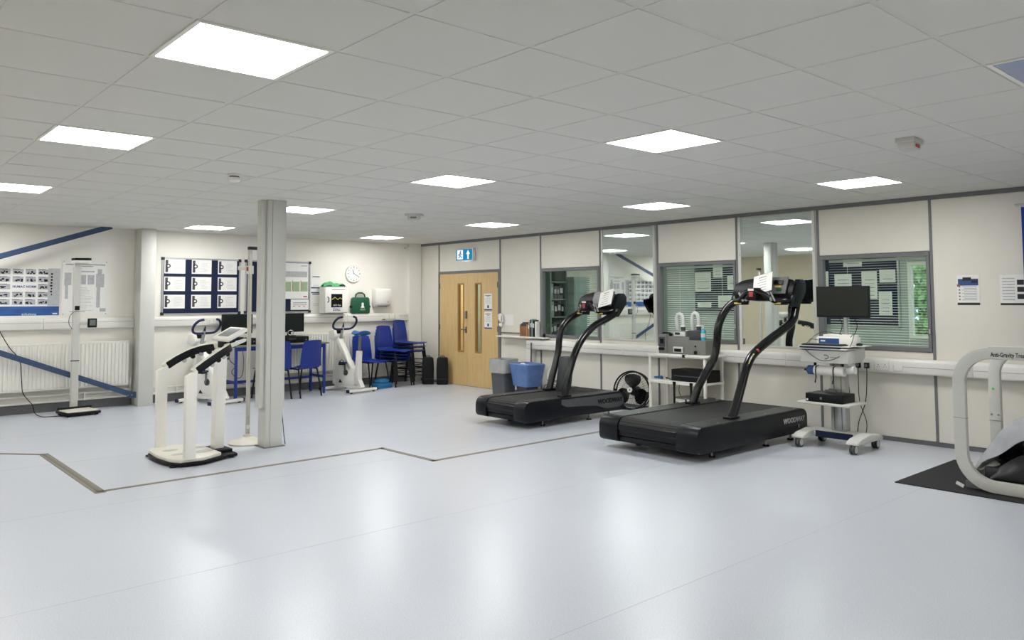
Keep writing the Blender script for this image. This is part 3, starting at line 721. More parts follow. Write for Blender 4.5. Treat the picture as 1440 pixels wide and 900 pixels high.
# image left = +y
run = MB().box(-.0755, -.074, .03, .2, .03, .2); obj('door_pictogram', run, 'exit_glow', fc)
fg = MB()
for (y, z, dy, dz, a) in ((.10, .17, .03, .03, 0), (.115, .125, .03, .07, .3), (.08, .125, .05, .014, .6), (.15, .115, .05, .014, -.5), (.085, .075, .06, .018, .9), (.14, .07, .06, .018, -.6)):
    fg.cbox((-.0762, y, z), (.0012, dy, dz), Matrix.Rotation(a, 4, 'X'))
obj('running_figure', fg, 'exit_blue', fc)
obj('arrow', MB().prism([(-.14, .03), (-.10, .03), (-.10, .12), (-.065, .12), (-.12, .195), (-.175, .12), (-.14, .12)], 'x', -.0755, -.074), 'exit_glow', fc)
obj('lamp_strip', MB().box(-.06, -.01, -.1, .1, -.008, 0), 'exit_glow', t)
def paperr(name, y0, y1, z0, z1, x, label, cat, mat='paper', group=None):
    t = thing(name, label, cat, (x, (y0+y1)/2, z0), 0, group); obj('sheet', MB().box(-.0015, 0, -(y1-y0)/2, (y1-y0)/2, 0, z1-z0), mat, t); return t
for k, (za, zb, lb) in enumerate(((1.375, 1.668, 'upper notice taped to the right door leaf'), (1.05, 1.35, 'lower notice taped to the right door leaf'))):
    t = paperr('door_notice', 7.515, 7.728, za, zb, XR-.001, lb, 'notice', group='door notices')
    rects(t, 'heading', [(-.08, .08, .255, .265), (-.04, .04, .235, .243)], 'ink', 'r'); rects(t, 'lines', [(-.07, .075, .12+q*.018, .123+q*.018) for q in range(6)], 'ink_mid', 'r')
    rects(t, 'crest', [(-.02, .02, .04, .09)], 'ink', 'r'); rects(t, 'foot_band', [(-.105, .105, 0, .022)], 'ink_blue', 'r')
t = paperr('wall_poster', -.213, .0, 1.487, 1.797, XR-.0015, 'white treadmill instruction poster on the right wall, left one', 'poster', group='posters on the right wall')
rects(t, 'photo', [(-.095, .095, .2, .27)], 'ink_blue', 'r'); rects(t, 'photo_dark', [(-.03, .05, .25, .285), (-.09, -.03, .225, .255)], 'ink', 'r', off=.0024); rects(t, 'photo_orange', [(.075, .105, .19, .215)], 'box_brown', 'r', off=.0024)
rects(t, 'bullets', [(.075, .09, .05+q*.033, .065+q*.033) for q in range(5)], 'box_brown', 'r'); rects(t, 'lines', [(-.08, .06-.02*(q % 2), .05+q*.017, .055+q*.017) for q in range(9)], 'ink_mid', 'r'); rects(t, 'foot_band', [(-.105, .105, 0, .024)], 'ink', 'r')
t = paperr('wall_poster', -.62, -.395, 1.487, 1.79, XR-.0015, 'white information poster at the right edge beside the blue curtain', 'poster', group='posters on the right wall')
rects(t, 'lines', [(-.02, .09, .05+q*.03, .06+q*.03) for q in range(8)], 'ink_pale', 'r'); rects(t, 'photos', [(-.1, -.04, .2, .25), (-.1, -.04, .13, .18), (-.1, -.04, .06, .11)], 'ink', 'r'); rects(t, 'foot_band', [(-.11, .11, 0, .02)], 'ink', 'r')

# mask bundle and paper beside the door
t = thing('face_mask', 'white crumpled face masks hanging beside the door', 'mask', (XR-.012, 7.235, 1.09))
for (dy, z, r_) in ((0, .15, .06), (.01, .19, .055), (-.02, .11, .05), (.0, .04, .045)):
    obj('mask_fold', MB().ball((-.03, dy, z), r_, 10, 6, (.55, 1, .85)), 'white', t, smooth=True)
obj('strap', MB().tube([(-.055, -.05, .19), (-.066, -.06, .13), (-.06, -.03, .07), (-.055, .02, .09)], .004, 6), 'ink', t, smooth=True)
obj('hook', MB().cyl((-.02, 0, .22), (.003, 0, .22), .006, seg=8), 'alu', t)
t = paperr('notice_sheet', 6.95, 7.17, 1.12, 1.305, XR-.0015, 'blank white sheet taped to the wall right of the door', 'notice')
# books and box on the ledge
def book(y, w_, h_, dp_, mat, label, lean=0):
    t = thing('book', label, 'book', (XR-.06, y, .951), 0, 'folders on the ledge'); t.rotation_euler.x = lean
    obj('cover', MB().box(-dp_/2, dp_/2, -w_/2, w_/2, 0, h_), mat, t, bevel=.003, bseg=1); obj('pages', MB().box(-dp_/2+.004, dp_/2-.004, -w_/2+.004, w_/2-.004, h_, h_+.002), 'paper', t)
    obj('spine_label', MB().box(-dp_/2-.001, -dp_/2, -w_/2+.006, w_/2-.006, h_*.55, h_*.8), 'paper', t)
t = thing('wooden_box', 'open brown wooden box on the ledge beside the door', 'box', (XR-.068, 6.57, .951))
obj('carcass', MB().box(-.055, .055, -.09, .09, 0, .012).box(-.055, .055, -.09, -.078, .012, .2).box(-.055, .055, .078, .09, .012, .2).box(.045, .055, -.078, .078, .012, .2), 'book_tan', t)
obj('front_panel', MB().box(-.055, -.047, -.078, .078, .012, .17), 'box_brown', t)
obj('contents', MB().box(-.04, .04, -.07, .07, .013, .215).box(-.02, .03, -.03, .06, .215, .235), 'book_dark', t)
book(6.455, .03, .24, .1, 'book_tan', 'tan folder next to the brown box on the ledge'); book(6.415, .03, .28, .1, 'book_dark', 'dark grey folder standing on the ledge')
book(6.375, .03, .29, .1, 'cab_green', 'pale folder standing on the ledge'); book(6.335, .035, .275, .1, 'black', 'black folder at the end of the ledge row'); book(6.298, .025, .25, .09, 'paper', 'white folder at the end nearest the window')
t = thing('webcam', 'small black camera on the ledge under the window', 'camera', (XR-.07, 6.13, .951)); obj('foot', MB().cyl((0, 0, 0), (0, 0, .012), .025, seg=12), 'black', t); obj('head', MB().ball((0, 0, .035), .028, 10, 6), 'black', t, smooth=True)

# ================================================================== TREADMILLS
def rounded(x0, x1, z0, z1, r0, r1, rb=.05, n=6):
    """side profile: rounded ends (top radii r0 at x0, r1 at x1; bottom radius rb)"""
    p = []
    def arc(cx_, cz_, r, a0, a1):
        for k in range(n+1):
            a = a0+(a1-a0)*k/n; p.append((cx_+r*math.cos(a), cz_+r*math.sin(a)))
    arc(x0+rb, z0+rb, rb, PI*1.5, PI); arc(x0+r0, z1-r0, r0, PI, PI/2); arc(x1-r1, z1-r1, r1, PI/2, 0); arc(x1-rb, z0+rb, rb, 0, -PI/2)
    return p
def smooth_path(pts, n=5):
    P = [Vector(p) for p in pts]; out = []
    for i in range(len(P)-1):
        p0 = P[max(i-1, 0)]; p1 = P[i]; p2 = P[i+1]; p3 = P[min(i+2, len(P)-1)]
        for k in range(n):
            t = k/n
            out.append(.5*((2*p1)+(p2-p0)*t+(2*p0-5*p1+4*p2-p3)*t*t+(3*p1-p0-3*p2+p3)*t**3))
    out.append(P[-1]); return out
def treadmill(x0, x1, y0, y1, zt, near, far, con, label, silver, cw):
    t = thing('treadmill', label, 'treadmill', ((x0+x1)/2, (y0+y1)/2, 0), 0, 'treadmills')
    zb = .085
    W = dict(world=True)
    # near cover (y0) and far cover (y1)
    for s, (a, b) in enumerate(((y0, y0+cw), (y1-cw, y1))):
        c = obj('side_cover', MB().prism(rounded(x0, x1, zb, zt, .1, .1, .06), 'y', a, b), 'tm_dark', t, bevel=.006, bseg=2, **W)
        obj('cover_top_lit', MB().box(x0+.12, x1-.1, a+.012, b-.012, zt, zt+.003), 'tm_top_lit', c, **W)  # lighter grey strip: light reflecting off the cover top, put into the colour
        if silver and s == 0:
            pts = [(x0+.62, zt-.02), (x0+.62, zt-.075), (x0+.72, zt-.115), (x0+.95, zt-.125), (x0+1.25, zt-.145), (x1-.35, zt-.20), (x1-.12, zt-.20), (x1-.02, zt-.17), (x1-.02, zt-.10), (x1-.08, zt-.025)]
            obj('silver_panel', MB().prism(pts, 'y', a-.006, a), 'tm_silver', c, **W)
        for q in (.2, .62, .9):
            obj('screw', MB().cyl((x0+(x1-x0)*q, a+.05, zt+.003), (x0+(x1-x0)*q, a+.05, zt+.006), .009, seg=8), 'alu', c, **W)
    # slat belt wrapped round the rear drum
    b = MB(); n = int((x1-x0-.12)/.055); ya, yb = y0+cw+.006, y1-cw-.006
    for k in range(n):
        xx = x0+.115+k*.055; b.box(xx, xx+.051, ya, yb, zt-.022, zt-.006)
    for k in range(7):
        a = PI/2+k*.36; R = .095
        b.cbox((x0+.115+R*math.cos(a), (ya+yb)/2, zt-.106+R*math.sin(a)), (.032, yb-ya, .01), Matrix.Rotation(-(a-PI/2), 4, 'Y'))
    tag(obj('slat_belt', b, 'belt', t, **W), kind='stuff')
    obj('deck_frame', MB().box(x0+.1, x1-.08, ya, yb, .11, zt-.023), 'black', t, **W)
    for k in range(3):
        obj('rear_guard', MB().box(x0+.008+.012*k, x0+.09, ya, yb, .215-.062*k, .27-.062*k), 'tm_dark', t, bevel=.008, **W)
    obj('front_cap', MB().prism(rounded(x1-.11, x1-.006, zb+.03, zt-.004, .02, .09, .02), 'y', ya, yb), 'black', t, **W)
    for (fx, fy) in ((x0+.42, y0+.13), (x0+.42, y1-.2), ((x0+x1)/2+.3, y0+.08), (x1-.2, y0+.1), (x1-.2, y1-.12)):
        f = obj('foot', MB().cyl((fx, fy, .012), (fx, fy, zb+.02), .011, seg=8), 'steel', t, **W); obj('foot_pad', MB().cyl((fx, fy, 0), (fx, fy, .014), .035, seg=12), 'rubber', f, **W)
    obj('cross_member', MB().box(x0+.34, x0+.5, y0+.2, y1-.15, .05, .11), 'black', t, **W)
    # handrails
    for nm, P in (('near', near), ('far', far)):
        r = obj('handrail', MB().tube(smooth_path(P, 5), .046, 14), 'rail_black', t, smooth=True, **W)
        obj('rail_shoe', MB().cbox((P[0][0], P[0][1], zt+.012), (.16, .1, .03)), 'tm_dark', r, bevel=.006, **W)
        if nm == 'near':
            a, b2 = Vector(P[3]), Vector(P[4]); d_ = (b2-a).normalized()
            if not silver:
                for q, mm in ((.25, 'yellow'), (.45, 'paper'), (.65, 'yellow')):
                    c = a+(b2-a)*q+Vector((-.012, -.03, .022)); obj('warning_label', MB().cbox(c, (.06, .012, .03), d_.to_track_quat('X', 'Z').to_matrix().to_4x4()), mm, r, **W)
                obj('round_badge', MB().ball(b2+Vector((.02, -.03, .03)), .022, 10, 6), 'ink_red', r, **W)
    console(t, con, label, near[-1], far[-1])
    return t
def console(t, C, label, ne, fe):
    # C: x of the dash face, ya (right end, small y), yb (left end), z mid
    x, ya, yb, z = C; W = dict(world=True); ym = (ya+yb)/2
    N = 14
    def dash(u, v):   # u across, v round the section: thick hooded dash leaning away from the runner
        y = ya+(yb-ya)*u; bow = math.sin(PI*u); a = 2*PI*v
        sx = .04+.02*bow; hz = .07+.07*bow**.5
        px = math.cos(a)*sx; pz = math.sin(a)*hz
        return (x+.10+px+pz*.45-.06*(1-bow), y, z+.06+pz+.0*bow)
    b = MB(); k = 16
    vs = [dash(i/N, j/k) for i in range(N+1) for j in range(k)]
    fs = [(i*k+j, (i+1)*k+j, (i+1)*k+(j+1) % k, i*k+(j+1) % k) for i in range(N) for j in range(k)]+[tuple(range(k)), tuple(range(N*k+k-1, N*k-1, -1))]
    b.add(vs, fs); d_ = obj('console', b, 'black', t, smooth=True, **W)
    R = Matrix.Rotation(math.radians(25), 4, 'Y')
    obj('display_panel', MB().cbox((x+.018, ym-.12, z+.10), (.02, .36, .21), R), 'grey_mid', d_, bevel=.006, **W)
    obj('display_screen', MB().cbox((x+.017, ym-.2, z+.135), (.02, .11, .05), R), 'black_gloss', d_, **W)
    obj('display_label', MB().cbox((x-.003, ym-.2, z+.085), (.02, .07, .02), R), 'yellow', d_, **W); obj('display_button', MB().cbox((x-.018, ym-.22, z+.05), (.02, .06, .025), R), 'green', d_, **W)
    # padded cross bar with safety stop
    P = [(ne[0], ne[1], ne[2]), (x-.04, ya+.05, z-.07), (x-.12, ya+.16, z-.07), (x-.17, ya+.26, z+.0), (x-.19, ym-.04, z+.035), (x-.19, ym+.06, z+.035), (x-.17, yb-.26, z), (x-.12, yb-.16, z-.07), (x-.04, yb-.06, z-.07), (fe[0], fe[1], fe[2])]
    obj('cross_bar', MB().tube(smooth_path(P, 4), .034, 10), 'rail_black', t, smooth=True, **W)
    obj('end_cheek', MB().prism([(x-.05, z-.14), (x+.08, z-.15), (x+.24, z+.02), (x+.25, z+.12), (x+.2, z+.17), (x+.1, z+.17), (x+.02, z+.05)], 'y', ya-.03, ya+.03), 'tm_dark', t, bevel=.012, **W)
    obj('end_cheek', MB().prism([(x-.05, z-.12), (x+.08, z-.12), (x+.2, z+.02), (x+.2, z+.09), (x+.1, z+.1), (x+.02, z+.02)], 'y', yb-.03, yb+.03), 'tm_dark', t, bevel=.012, **W)
    s_ = obj('stop_pod', MB().box(x-.225, x-.1, ym-.05, ym+.07, z-.07, z+.075), 'black', t, bevel=.015, **W); obj('stop_button', MB().box(x-.232, x-.225, ym-.015, ym+.035, z-.03, z+.03), 'ink_red', s_, bevel=.003, **W); obj('stop_label', MB().box(x-.232, x-.225, ym-.025, ym+.045, z+.042, z+.065), 'paper', s_, **W)
    for q in (ya+.2, yb-.2):
        obj('pulse_grip', MB().cyl((x-.165, q-.03, z-.075), (x-.15, q+.03, z+.02), .014, seg=8).cyl((x-.155, q-.065, z-.075), (x-.14, q-.005, z+.02), .010, seg=8), 'alu', t, smooth=True, **W)
    for q in (ya+.13, yb-.13): obj('cup_tray', MB().lathe([(.01, 0), (.075, 0), (.085, .05), (.075, .05), (.068, .008), (.01, .008)], (x-.03, q, z-.12), 16), 'black', t, smooth=True, **W)
    for q in (ya+.13, yb-.13): obj('tray_sticker', MB().box(x-.127, x-.12, q-.045, q+.045, z-.11, z-.092), 'yellow', t, **W)
    return d_
# nearer treadmill
tm2 = treadmill(5.19, 7.27, 1.40, 2.64, .34,
          [(5.95, 1.52, .335), (6.06, 1.52, .5), (6.16, 1.52, .68), (6.25, 1.52, .84), (6.40, 1.52, .98), (6.72, 1.50, 1.13), (7.0, 1.47, 1.25), (7.12, 1.46, 1.33), (7.17, 1.46, 1.42), (7.2, 1.46, 1.5)],
          [(6.62, 2.47, .335), (6.69, 2.44, .52), (6.80, 2.41, .68), (6.92, 2.38, .84), (6.97, 2.36, 1.01), (6.95, 2.33, 1.18), (6.98, 2.31, 1.31), (7.05, 2.27, 1.44), (7.10, 2.20, 1.52)],
          (7.10, 1.44, 2.2, 1.61), 'large black treadmill nearer the camera, white lettering on its dark side', False, .25)
text('lettering', 'woodway2', 'ink_pale', tm2, (1, 0, 0), (0, 0, 1), (6.98, 1.397, .235), 'WOODWAY in white letters')
obj('power_switch', MB().box(7.06, 7.09, 1.394, 1.40, .14, .18), 'grey_mid', tm2, world=True)
tm1 = treadmill(5.30, 7.12, 3.93, 4.86, .33,
          [(6.05, 4.0, .325), (6.09, 4.0, .50), (6.17, 4.0, .71), (6.26, 4.0, .89), (6.40, 4.0, 1.06), (6.62, 4.0, 1.212), (6.86, 3.99, 1.30), (7.0, 3.97, 1.37), (7.03, 3.97, 1.42)],
          [(6.44, 4.68, .325), (6.52, 4.68, .55), (6.62, 4.68, .83), (6.65, 4.68, 1.03), (6.70, 4.67, 1.175), (6.82, 4.65, 1.29), (6.96, 4.6, 1.37), (7.0, 4.56, 1.41)],
          (6.98, 3.98, 4.62, 1.47), 'black treadmill farther back with a grey side panel, beside the fan', True, .2)
text('lettering', 'woodway1', 'black', tm1, (1, 0, 0), (0, 0, 1), (6.83, 3.9215, .225), 'WOODWAY in black letters')
obj('tall_guard', MB().prism([(6.5, .335), (6.62, .335), (6.7, .78), (6.58, .78)], 'y', 4.44, 4.62), 'grey_dark', tm1, bevel=.006, world=True)
def sheet(c, rot, label, w_=.21, h_=.297):
    t = thing('paper_sheet', label, 'paper', c); t.rotation_euler = rot
    obj('page', MB().box(-.001, .001, -w_/2, w_/2, -h_/2, h_/2), 'paper', t)
    rects(t, 'heading', [(-.04, .05, h_*.33, h_*.36)], 'ink', 'r', off=.0012); rects(t, 'text_lines', [(-w_*.2, w_*.3-.02*(k % 3), -h_*.38+k*.036, -h_*.38+k*.036+.006) for k in range(6)], 'ink_mid', 'r', off=.0012)
sheet((7.035, 1.775, 1.735), (math.radians(-16), math.radians(30), math.radians(-6)), 'white instruction sheet leaning on the nearer treadmill console', .24, .25)
sheet((6.93, 4.07, 1.575), (math.radians(-16), math.radians(30), math.radians(-6)), 'white instruction sheet leaning on the farther treadmill console', .24, .25)

# ================================================================== FAN
t = thing('floor_fan', 'black round floor fan between the treadmills against the wall', 'fan', (7.5, 4.12, 0))
R0 = Matrix.Translation((0, 0, .29)) @ Matrix.Rotation(math.radians(18), 4, 'Z') @ Matrix.Rotation(math.radians(-80), 4, 'Y')
fx = lambda m_: m_.xf(R0)
cg = MB()
for rr_ in (.262,): cg.tube([(rr_*math.cos(a*PI/20), rr_*math.sin(a*PI/20), .0) for a in range(40)], .012, 8, True)
cg.tube([(.262*math.cos(a*PI/20), .262*math.sin(a*PI/20), -.09) for a in range(40)], .009, 6, True)
obj('cage_ring', fx(cg), 'black', t, smooth=True)
gw = MB()
for k in range(40):
    a = k*PI/20; gw.tube([(.035*math.cos(a), .035*math.sin(a), .055), (.15*math.cos(a+.12), .15*math.sin(a+.12), .05), (.262*math.cos(a+.2), .262*math.sin(a+.2), 0)], .0016, 4)
for q in (.12, .2): gw.tube([(q*math.cos(a*PI/16), q*math.sin(a*PI/16), .05-.02*(q > .15)) for a in range(32)], .002, 4, True)
tag(obj('cage_wires', fx(gw), 'black', t), kind='stuff')
for k in range(3):
    a0 = k*2*PI/3
    obj('blade', fx(MB().grid(lambda u, v: ((.04+.19*u)*math.cos(a0+(v-.5)*1.5*(.6+.4*math.sin(PI*u))), (.04+.19*u)*math.sin(a0+(v-.5)*1.5*(.6+.4*math.sin(PI*u))), -.03+(v-.5)*.05), 5, 6, .003)), 'black_gloss', t, smooth=True)
obj('motor', fx(MB().cyl((0, 0, -.2), (0, 0, -.05), .075, .06)), 'black', t, smooth=True)
hb = obj('hub_badge', fx(MB().cyl((0, 0, .05), (0, 0, .066), .036)), 'paper', t); obj('badge_mark', fx(MB().box(-.012, .012, -.008, .008, .066, .067)), 'ink_red', hb)
obj('stand', MB().tube([(-.1, -.3, .02), (-.06, -.29, .16), (.0, -.285, .29)], .012).tube([(-.1, .3, .02), (-.06, .29, .16), (0, .285, .29)], .012).tube([(-.1, -.3, .012), (.06, -.25, .012), (.12, 0, .012), (.06, .25, .012), (-.1, .3, .012)], .012), 'black', t, smooth=True)

# ================================================================== WHITE TROLLEY AND GAS ANALYSER
tx0, tx1, ty0, ty1 = 7.25, 7.66, 2.72, 3.62
t = thing('equipment_trolley', 'white three-shelf metal trolley under the window behind the nearer treadmill', 'trolley', ((tx0+tx1)/2, (ty0+ty1)/2, 0))
W = dict(world=True)
for (x_, y_) in ((tx0+.02, ty0+.02), (tx0+.02, ty1-.02), (tx1-.02, ty0+.02), (tx1-.02, ty1-.02)):
    l_ = obj('leg', MB().box(x_-.016, x_+.016, y_-.016, y_+.016, .05, .845), 'white', t, bevel=.003, bseg=1, **W); obj('castor', MB().cyl((x_, y_-.012, .026), (x_, y_+.012, .026), .026, seg=12).cyl((x_, y_, .04), (x_, y_, .06), .012, seg=8), 'white', l_, smooth=True, **W)
for z in (.11, .475, .82):
    ex = .05 if z > .8 else 0
    obj('shelf', MB().box(tx0-.002-ex*.2, tx1+.002, ty0-ex, ty1+.002, z, z+.025).box(tx0-.002, tx0+.01, ty0, ty1, z-.015, z), 'white', t, bevel=.003, bseg=1, **W)
obj('edge_clip', MB().box(tx0-.014, tx0+.02, 3.02, 3.06, .812, .85), 'black', t, **W)
for y in (3.19, 2.93): obj('hanging_strap', MB().box(tx0-.016, tx0-.008, y-.014, y+.014, .2, .5).box(tx0-.018, tx0-.006, y-.02, y+.02, .46, .5), 'black', t, **W)
Z = .8455
t = thing('gas_analyser', 'grey gas analyser cabinet with two looped hoses on the white trolley', 'medical device', (7.47, 3.15, Z))
obj('main_cabinet', MB().box(-.1, .12, -.1, .24, 0, .225), 'grey_dev', t, bevel=.006); obj('side_cabinet', MB().box(-.12, .13, -.37, -.104, 0, .185), 'grey_dev', t, bevel=.006)
c = obj('control_unit', MB().box(-.13, .1, .244, .36, 0, .25), 'grey_dev', t, bevel=.006)
obj('control_face', MB().box(-.134, -.13, .255, .35, .09, .215), 'grey_dark', c); obj('control_window', MB().box(-.137, -.134, .275, .33, .13, .19), 'black_gloss', c)
for y in (.28, .325): obj('dial', MB().cyl((-.155, y, .06), (-.13, y, .06), .02, seg=12), 'black', c)
c = obj('front_slot', MB().box(-.125, -.1, -.02, .13, .02, .095), 'plastic_clear', t, bevel=.004); obj('slot_mouth', MB().box(-.128, -.125, 0, .11, .03, .07), 'black', c)
c = obj('pump_unit', MB().box(-.1, .05, -.06, .14, .227, .30), 'grey_dev', t, bevel=.005); obj('pump_face', MB().box(-.106, -.1, -.05, .13, .232, .29), 'plastic_clear', c); obj('pump_display', MB().box(-.109, -.106, .03, .11, .25, .28), 'ink', c)
obj('turbine_block', MB().box(-.08, .06, -.26, -.07, .187, .31), 'grey_dark', t, bevel=.01)
for y in (-.03, -.2): obj('port', MB().cyl((-.122, -.22+(y+.03)*.0, .03+(.08 if y < -.1 else 0)), (-.13, -.22, .03+(.08 if y < -.1 else 0)), .025 if y > -.1 else .012, seg=12), 'black', t)
for y0_ in (.055, -.19):
    h0 = .30 if y0_ > 0 else .31
    hs = obj('hose', MB().tube(smooth_path([(0, y0_, h0+.06), (0, y0_+.005, h0+.17), (0, y0_+.04, h0+.215), (0, y0_+.085, h0+.2), (0, y0_+.105, h0+.12), (.03, y0_+.105, h0-.02), (.06, y0_+.1, h0-.09)], 5), .026, 10), 'plastic_clear', t, smooth=True)
    obj('valve', MB().cyl((0, y0_, h0-.005), (0, y0_, h0+.05), .03, seg=12), 'grey_dark', hs); obj('white_ring', MB().cyl((0, y0_, h0+.05), (0, y0_, h0+.068), .032, seg=12), 'white', hs)
obj('loose_parts', MB().cbox((-.03, .3, .265), (.05, .1, .02), Matrix.Rotation(.3, 4, 'Z')).cbox((-.05, .22, .245), (.03, .03, .035), Matrix.Rotation(.6, 4, 'X')), 'black', t)
t = thing('gel_bottle', 'turquoise hand gel pump bottle standing on the analyser', 'bottle', (7.42, 2.86, Z+.186))
obj('bottle', MB().lathe([(.005, 0), (.03, 0), (.031, .01), (.031, .1), (.026, .125), (.012, .14), (.012, .15), (.005, .15)], seg=16), 'gel', t, smooth=True); obj('pump', MB().cyl((0, 0, .15), (0, 0, .185), .008, seg=8).box(-.03, .012, -.008, .008, .185, .197), 'white', t); obj('label_band', MB().lathe([(.0305, .04), (.0318, .04), (.0318, .09), (.0305, .09)], seg=16), 'plastic_clear', t)
t = thing('printer', 'black box printer on the middle trolley shelf', 'printer', (7.48, 2.99, .5006)); obj('body', MB().box(-.17, .14, -.24, .3, 0, .15), 'black', t, bevel=.01); obj('paper_slot', MB().box(-.173, -.17, -.2, .26, .06, .075), 'grey_dark', t)
t = thing('rubber_glove', 'blue disposable gloves lying on the middle trolley shelf', 'gloves', (7.36, 3.52, .5006))
for k in range(6): obj('finger', MB().tube(smooth_path([(0, -.05+k*.022, .015), (-.03+.01*k, -.06+k*.028, .04-.004*k), (-.05+.012*k, -.08+k*.035, .015)], 3), .012, 8), 'teal' if k % 2 else 'ink_blue', t, smooth=True)
t = thing('cable_clip_lead', 'black lead and clips beside the blue gloves on the trolley shelf', 'lead', (7.36, 3.36, .5006)); obj('lead', MB().tube(smooth_path([(0, -.04, .009), (-.04, 0, .03), (0, .05, .02), (.04, .02, .01), (.02, -.03, .03)], 4), .008, 6), 'black', t, smooth=True); obj('tissue', MB().grid(lambda u, v: (.06-.1*u, -.04+.07*v, .006+.02*math.sin(5*u)*math.sin(4*v)**2+.01*u), 6, 6, .002), 'paper', t)
t = thing('storage_box', 'white cardboard box with grey panel on the bottom trolley shelf', 'box', (7.45, 3.03, .1356)); obj('carton', MB().box(-.14, .16, -.2, .22, 0, .14), 'paper', t, bevel=.003, bseg=1); obj('panel', MB().box(-.143, -.14, .14, .19, .03, .1), 'ink_mid', t); obj('strap', MB().box(-.144, -.14, .02, .045, 0, .14), 'black', t); obj('lid', MB().box(-.145, .165, -.205, .225, .14, .155), 'grey_dev', t)
for k, P in enumerate(([(7.7, 3.38, .62), (7.69, 3.42, .5), (7.69, 3.45, .32), (7.7, 3.4, .2)], [(7.69, 2.92, .8), (7.685, 2.96, .7), (7.69, 2.98, .6), (7.695, 2.9, .45)])):
    tag(obj('cable', MB().tube(smooth_path(P, 5), .004, 6), 'black', smooth=True), ['black cable hanging behind the trolley, left side', 'black cable hanging behind the trolley, right side'][k], 'cable')

# ================================================================== MONITOR CART
cxx, cyy = 7.0, .93
t = thing('monitor_cart', 'grey wheeled equipment cart with tray, shelf and blue trim', 'cart', (cxx, cyy, 0))
for s in (-1, 1):
    y = s*.29
    l_ = obj('base_leg', MB().prism([(-.29, .095), (-.29, .12), (-.2, .15), (.0, .175), (.2, .16), (.29, .13), (.29, .095)], 'y', y-.065, y+.065), 'steel_white', t, bevel=.014)
    for x_ in (-.25, .25):
        for q in (-.016, .016): obj('wheel', MB().cyl((x_, y+q-.011, .052), (x_, y+q+.011, .052), .052, seg=20), 'grey_dark', l_, bevel=.004)
        obj('wheel_cover', MB().cyl((x_, y-.0295, .052), (x_, y+.0295, .052), .036, seg=18), 'steel_white', l_); obj('fork', MB().box(x_-.02, x_+.02, y-.006, y+.006, .05, .1), 'grey_mid', l_)
obj('base_beam', MB().box(-.06, .14, -.23, .23, .11, .165), 'steel_white', t, bevel=.008); obj('blue_insert', MB().box(-.075, -.06, -.2, .2, .10, .165), 'navy', t, bevel=.004)
cl = obj('column', MB().box(.06, .16, -.07, .09, .165, .92), 'alu', t, bevel=.008)
for y in (-.03, .05): obj('groove', MB().box(.057, .06, y-.004, y+.004, .18, .9), 'grey_mid', cl)
obj('shelf', MB().prism([(-.24, -.25), (-.24, .31), (.1, .31), (.1, .09), (.17, .09), (.17, -.25)], 'z', .455, .48), 'steel_white', t, bevel=.006)
tr_ = obj('tray', MB().prism([(-.2, .89), (-.2, 1.02), (.2, 1.045), (.2, .93), (.1, .89)], 'y', -.235, .285), 'steel_white', t, bevel=.012)
obj('tray_emblem', MB().tube([(-.203, -.0+.03*math.cos(a*.5), .955+.02*math.sin(a*.5)) for a in range(2, 11)], .004, 5), 'grey_dark', tr_); obj('tray_lettering', MB().box(-.2025, -.2, -.12, -.045, .948, .956), 'ink_mid', tr_)
obj('keyboard_tray', MB().box(-.235, .05, -.235, .285, 1.03, 1.043), 'steel_white', t, bevel=.005); obj('blue_edge', MB().box(-.24, -.2, -.17, .27, 1.043, 1.058), 'navy', t, bevel=.004)
obj('top_plate', MB().box(-.215, .2, -.25, .285, 1.06, 1.068), 'steel_white', t)
for y in (-.11, .19): obj('holder_strap', MB().box(-.07, -.05, y-.01, y+.01, .75, .9), 'black', t)
obj('monitor_pole', MB().cyl((.1, -.08, 1.068), (.1, -.08, 1.5), .022, seg=12), 'alu', t, smooth=True)
for y in (-.06, .04): obj('plug_lead', MB().tube(smooth_path([(.15, y, .88), (.17, y+.005, .7), (.165, y-.01, .5), (.16, y+.02, .3), (.14, y+.03, .18)], 4), .004, 6), 'black', t, smooth=True)
t = thing('computer_monitor', 'black flat monitor mounted on the grey cart', 'monitor', (cxx+.04, cyy-.075, 1.36)); obj('shell', MB().box(0, .035, -.285, .285, 0, .33), 'black', t, bevel=.006); obj('screen', MB().box(-.003, 0, -.275, .275, .018, .32), 'screen', t); obj('back_mount', MB().box(.035, .06, -.05, .05, .1, .2), 'black', t)
for y in (-.1, .06): obj('lead', MB().tube(smooth_path([(.03, y, .02), (.05, y-.03, -.08), (.06, y, -.17), (.07, y+.02, -.2)], 4), .004, 6), 'black', t, smooth=True)
t = thing('keyboard', 'black keyboard on the cart top', 'keyboard', (cxx-.11, cyy+.03, 1.0685)); obj('base', MB().box(-.085, .06, -.2, .24, 0, .012), 'black', t, bevel=.004); kk = MB()
for i in range(4):
    for j in range(13): kk.box(-.075+i*.032, -.05+i*.032, -.19+j*.0325, -.165+j*.0325, .012, .018)
tag(obj('keys', kk, 'grey_dark', t), kind='stuff')
t = thing('metabolic_analyser', 'white metabolic analyser box with blue front on the cart', 'medical device', (cxx+.06, cyy+.03, 1.0685)); obj('case', MB().box(-.08, .12, -.23, .16, 0, .085), 'white', t, bevel=.008); obj('front_panel', MB().box(-.084, -.08, -.09, .13, .015, .07), 'ink_blue', t); obj('front_lettering', MB().box(-.0855, -.084, .06, .11, .035, .05), 'paper', t); obj('module', MB().box(-.05, .1, -.22, .1, .086, .11), 'white', t, bevel=.005)
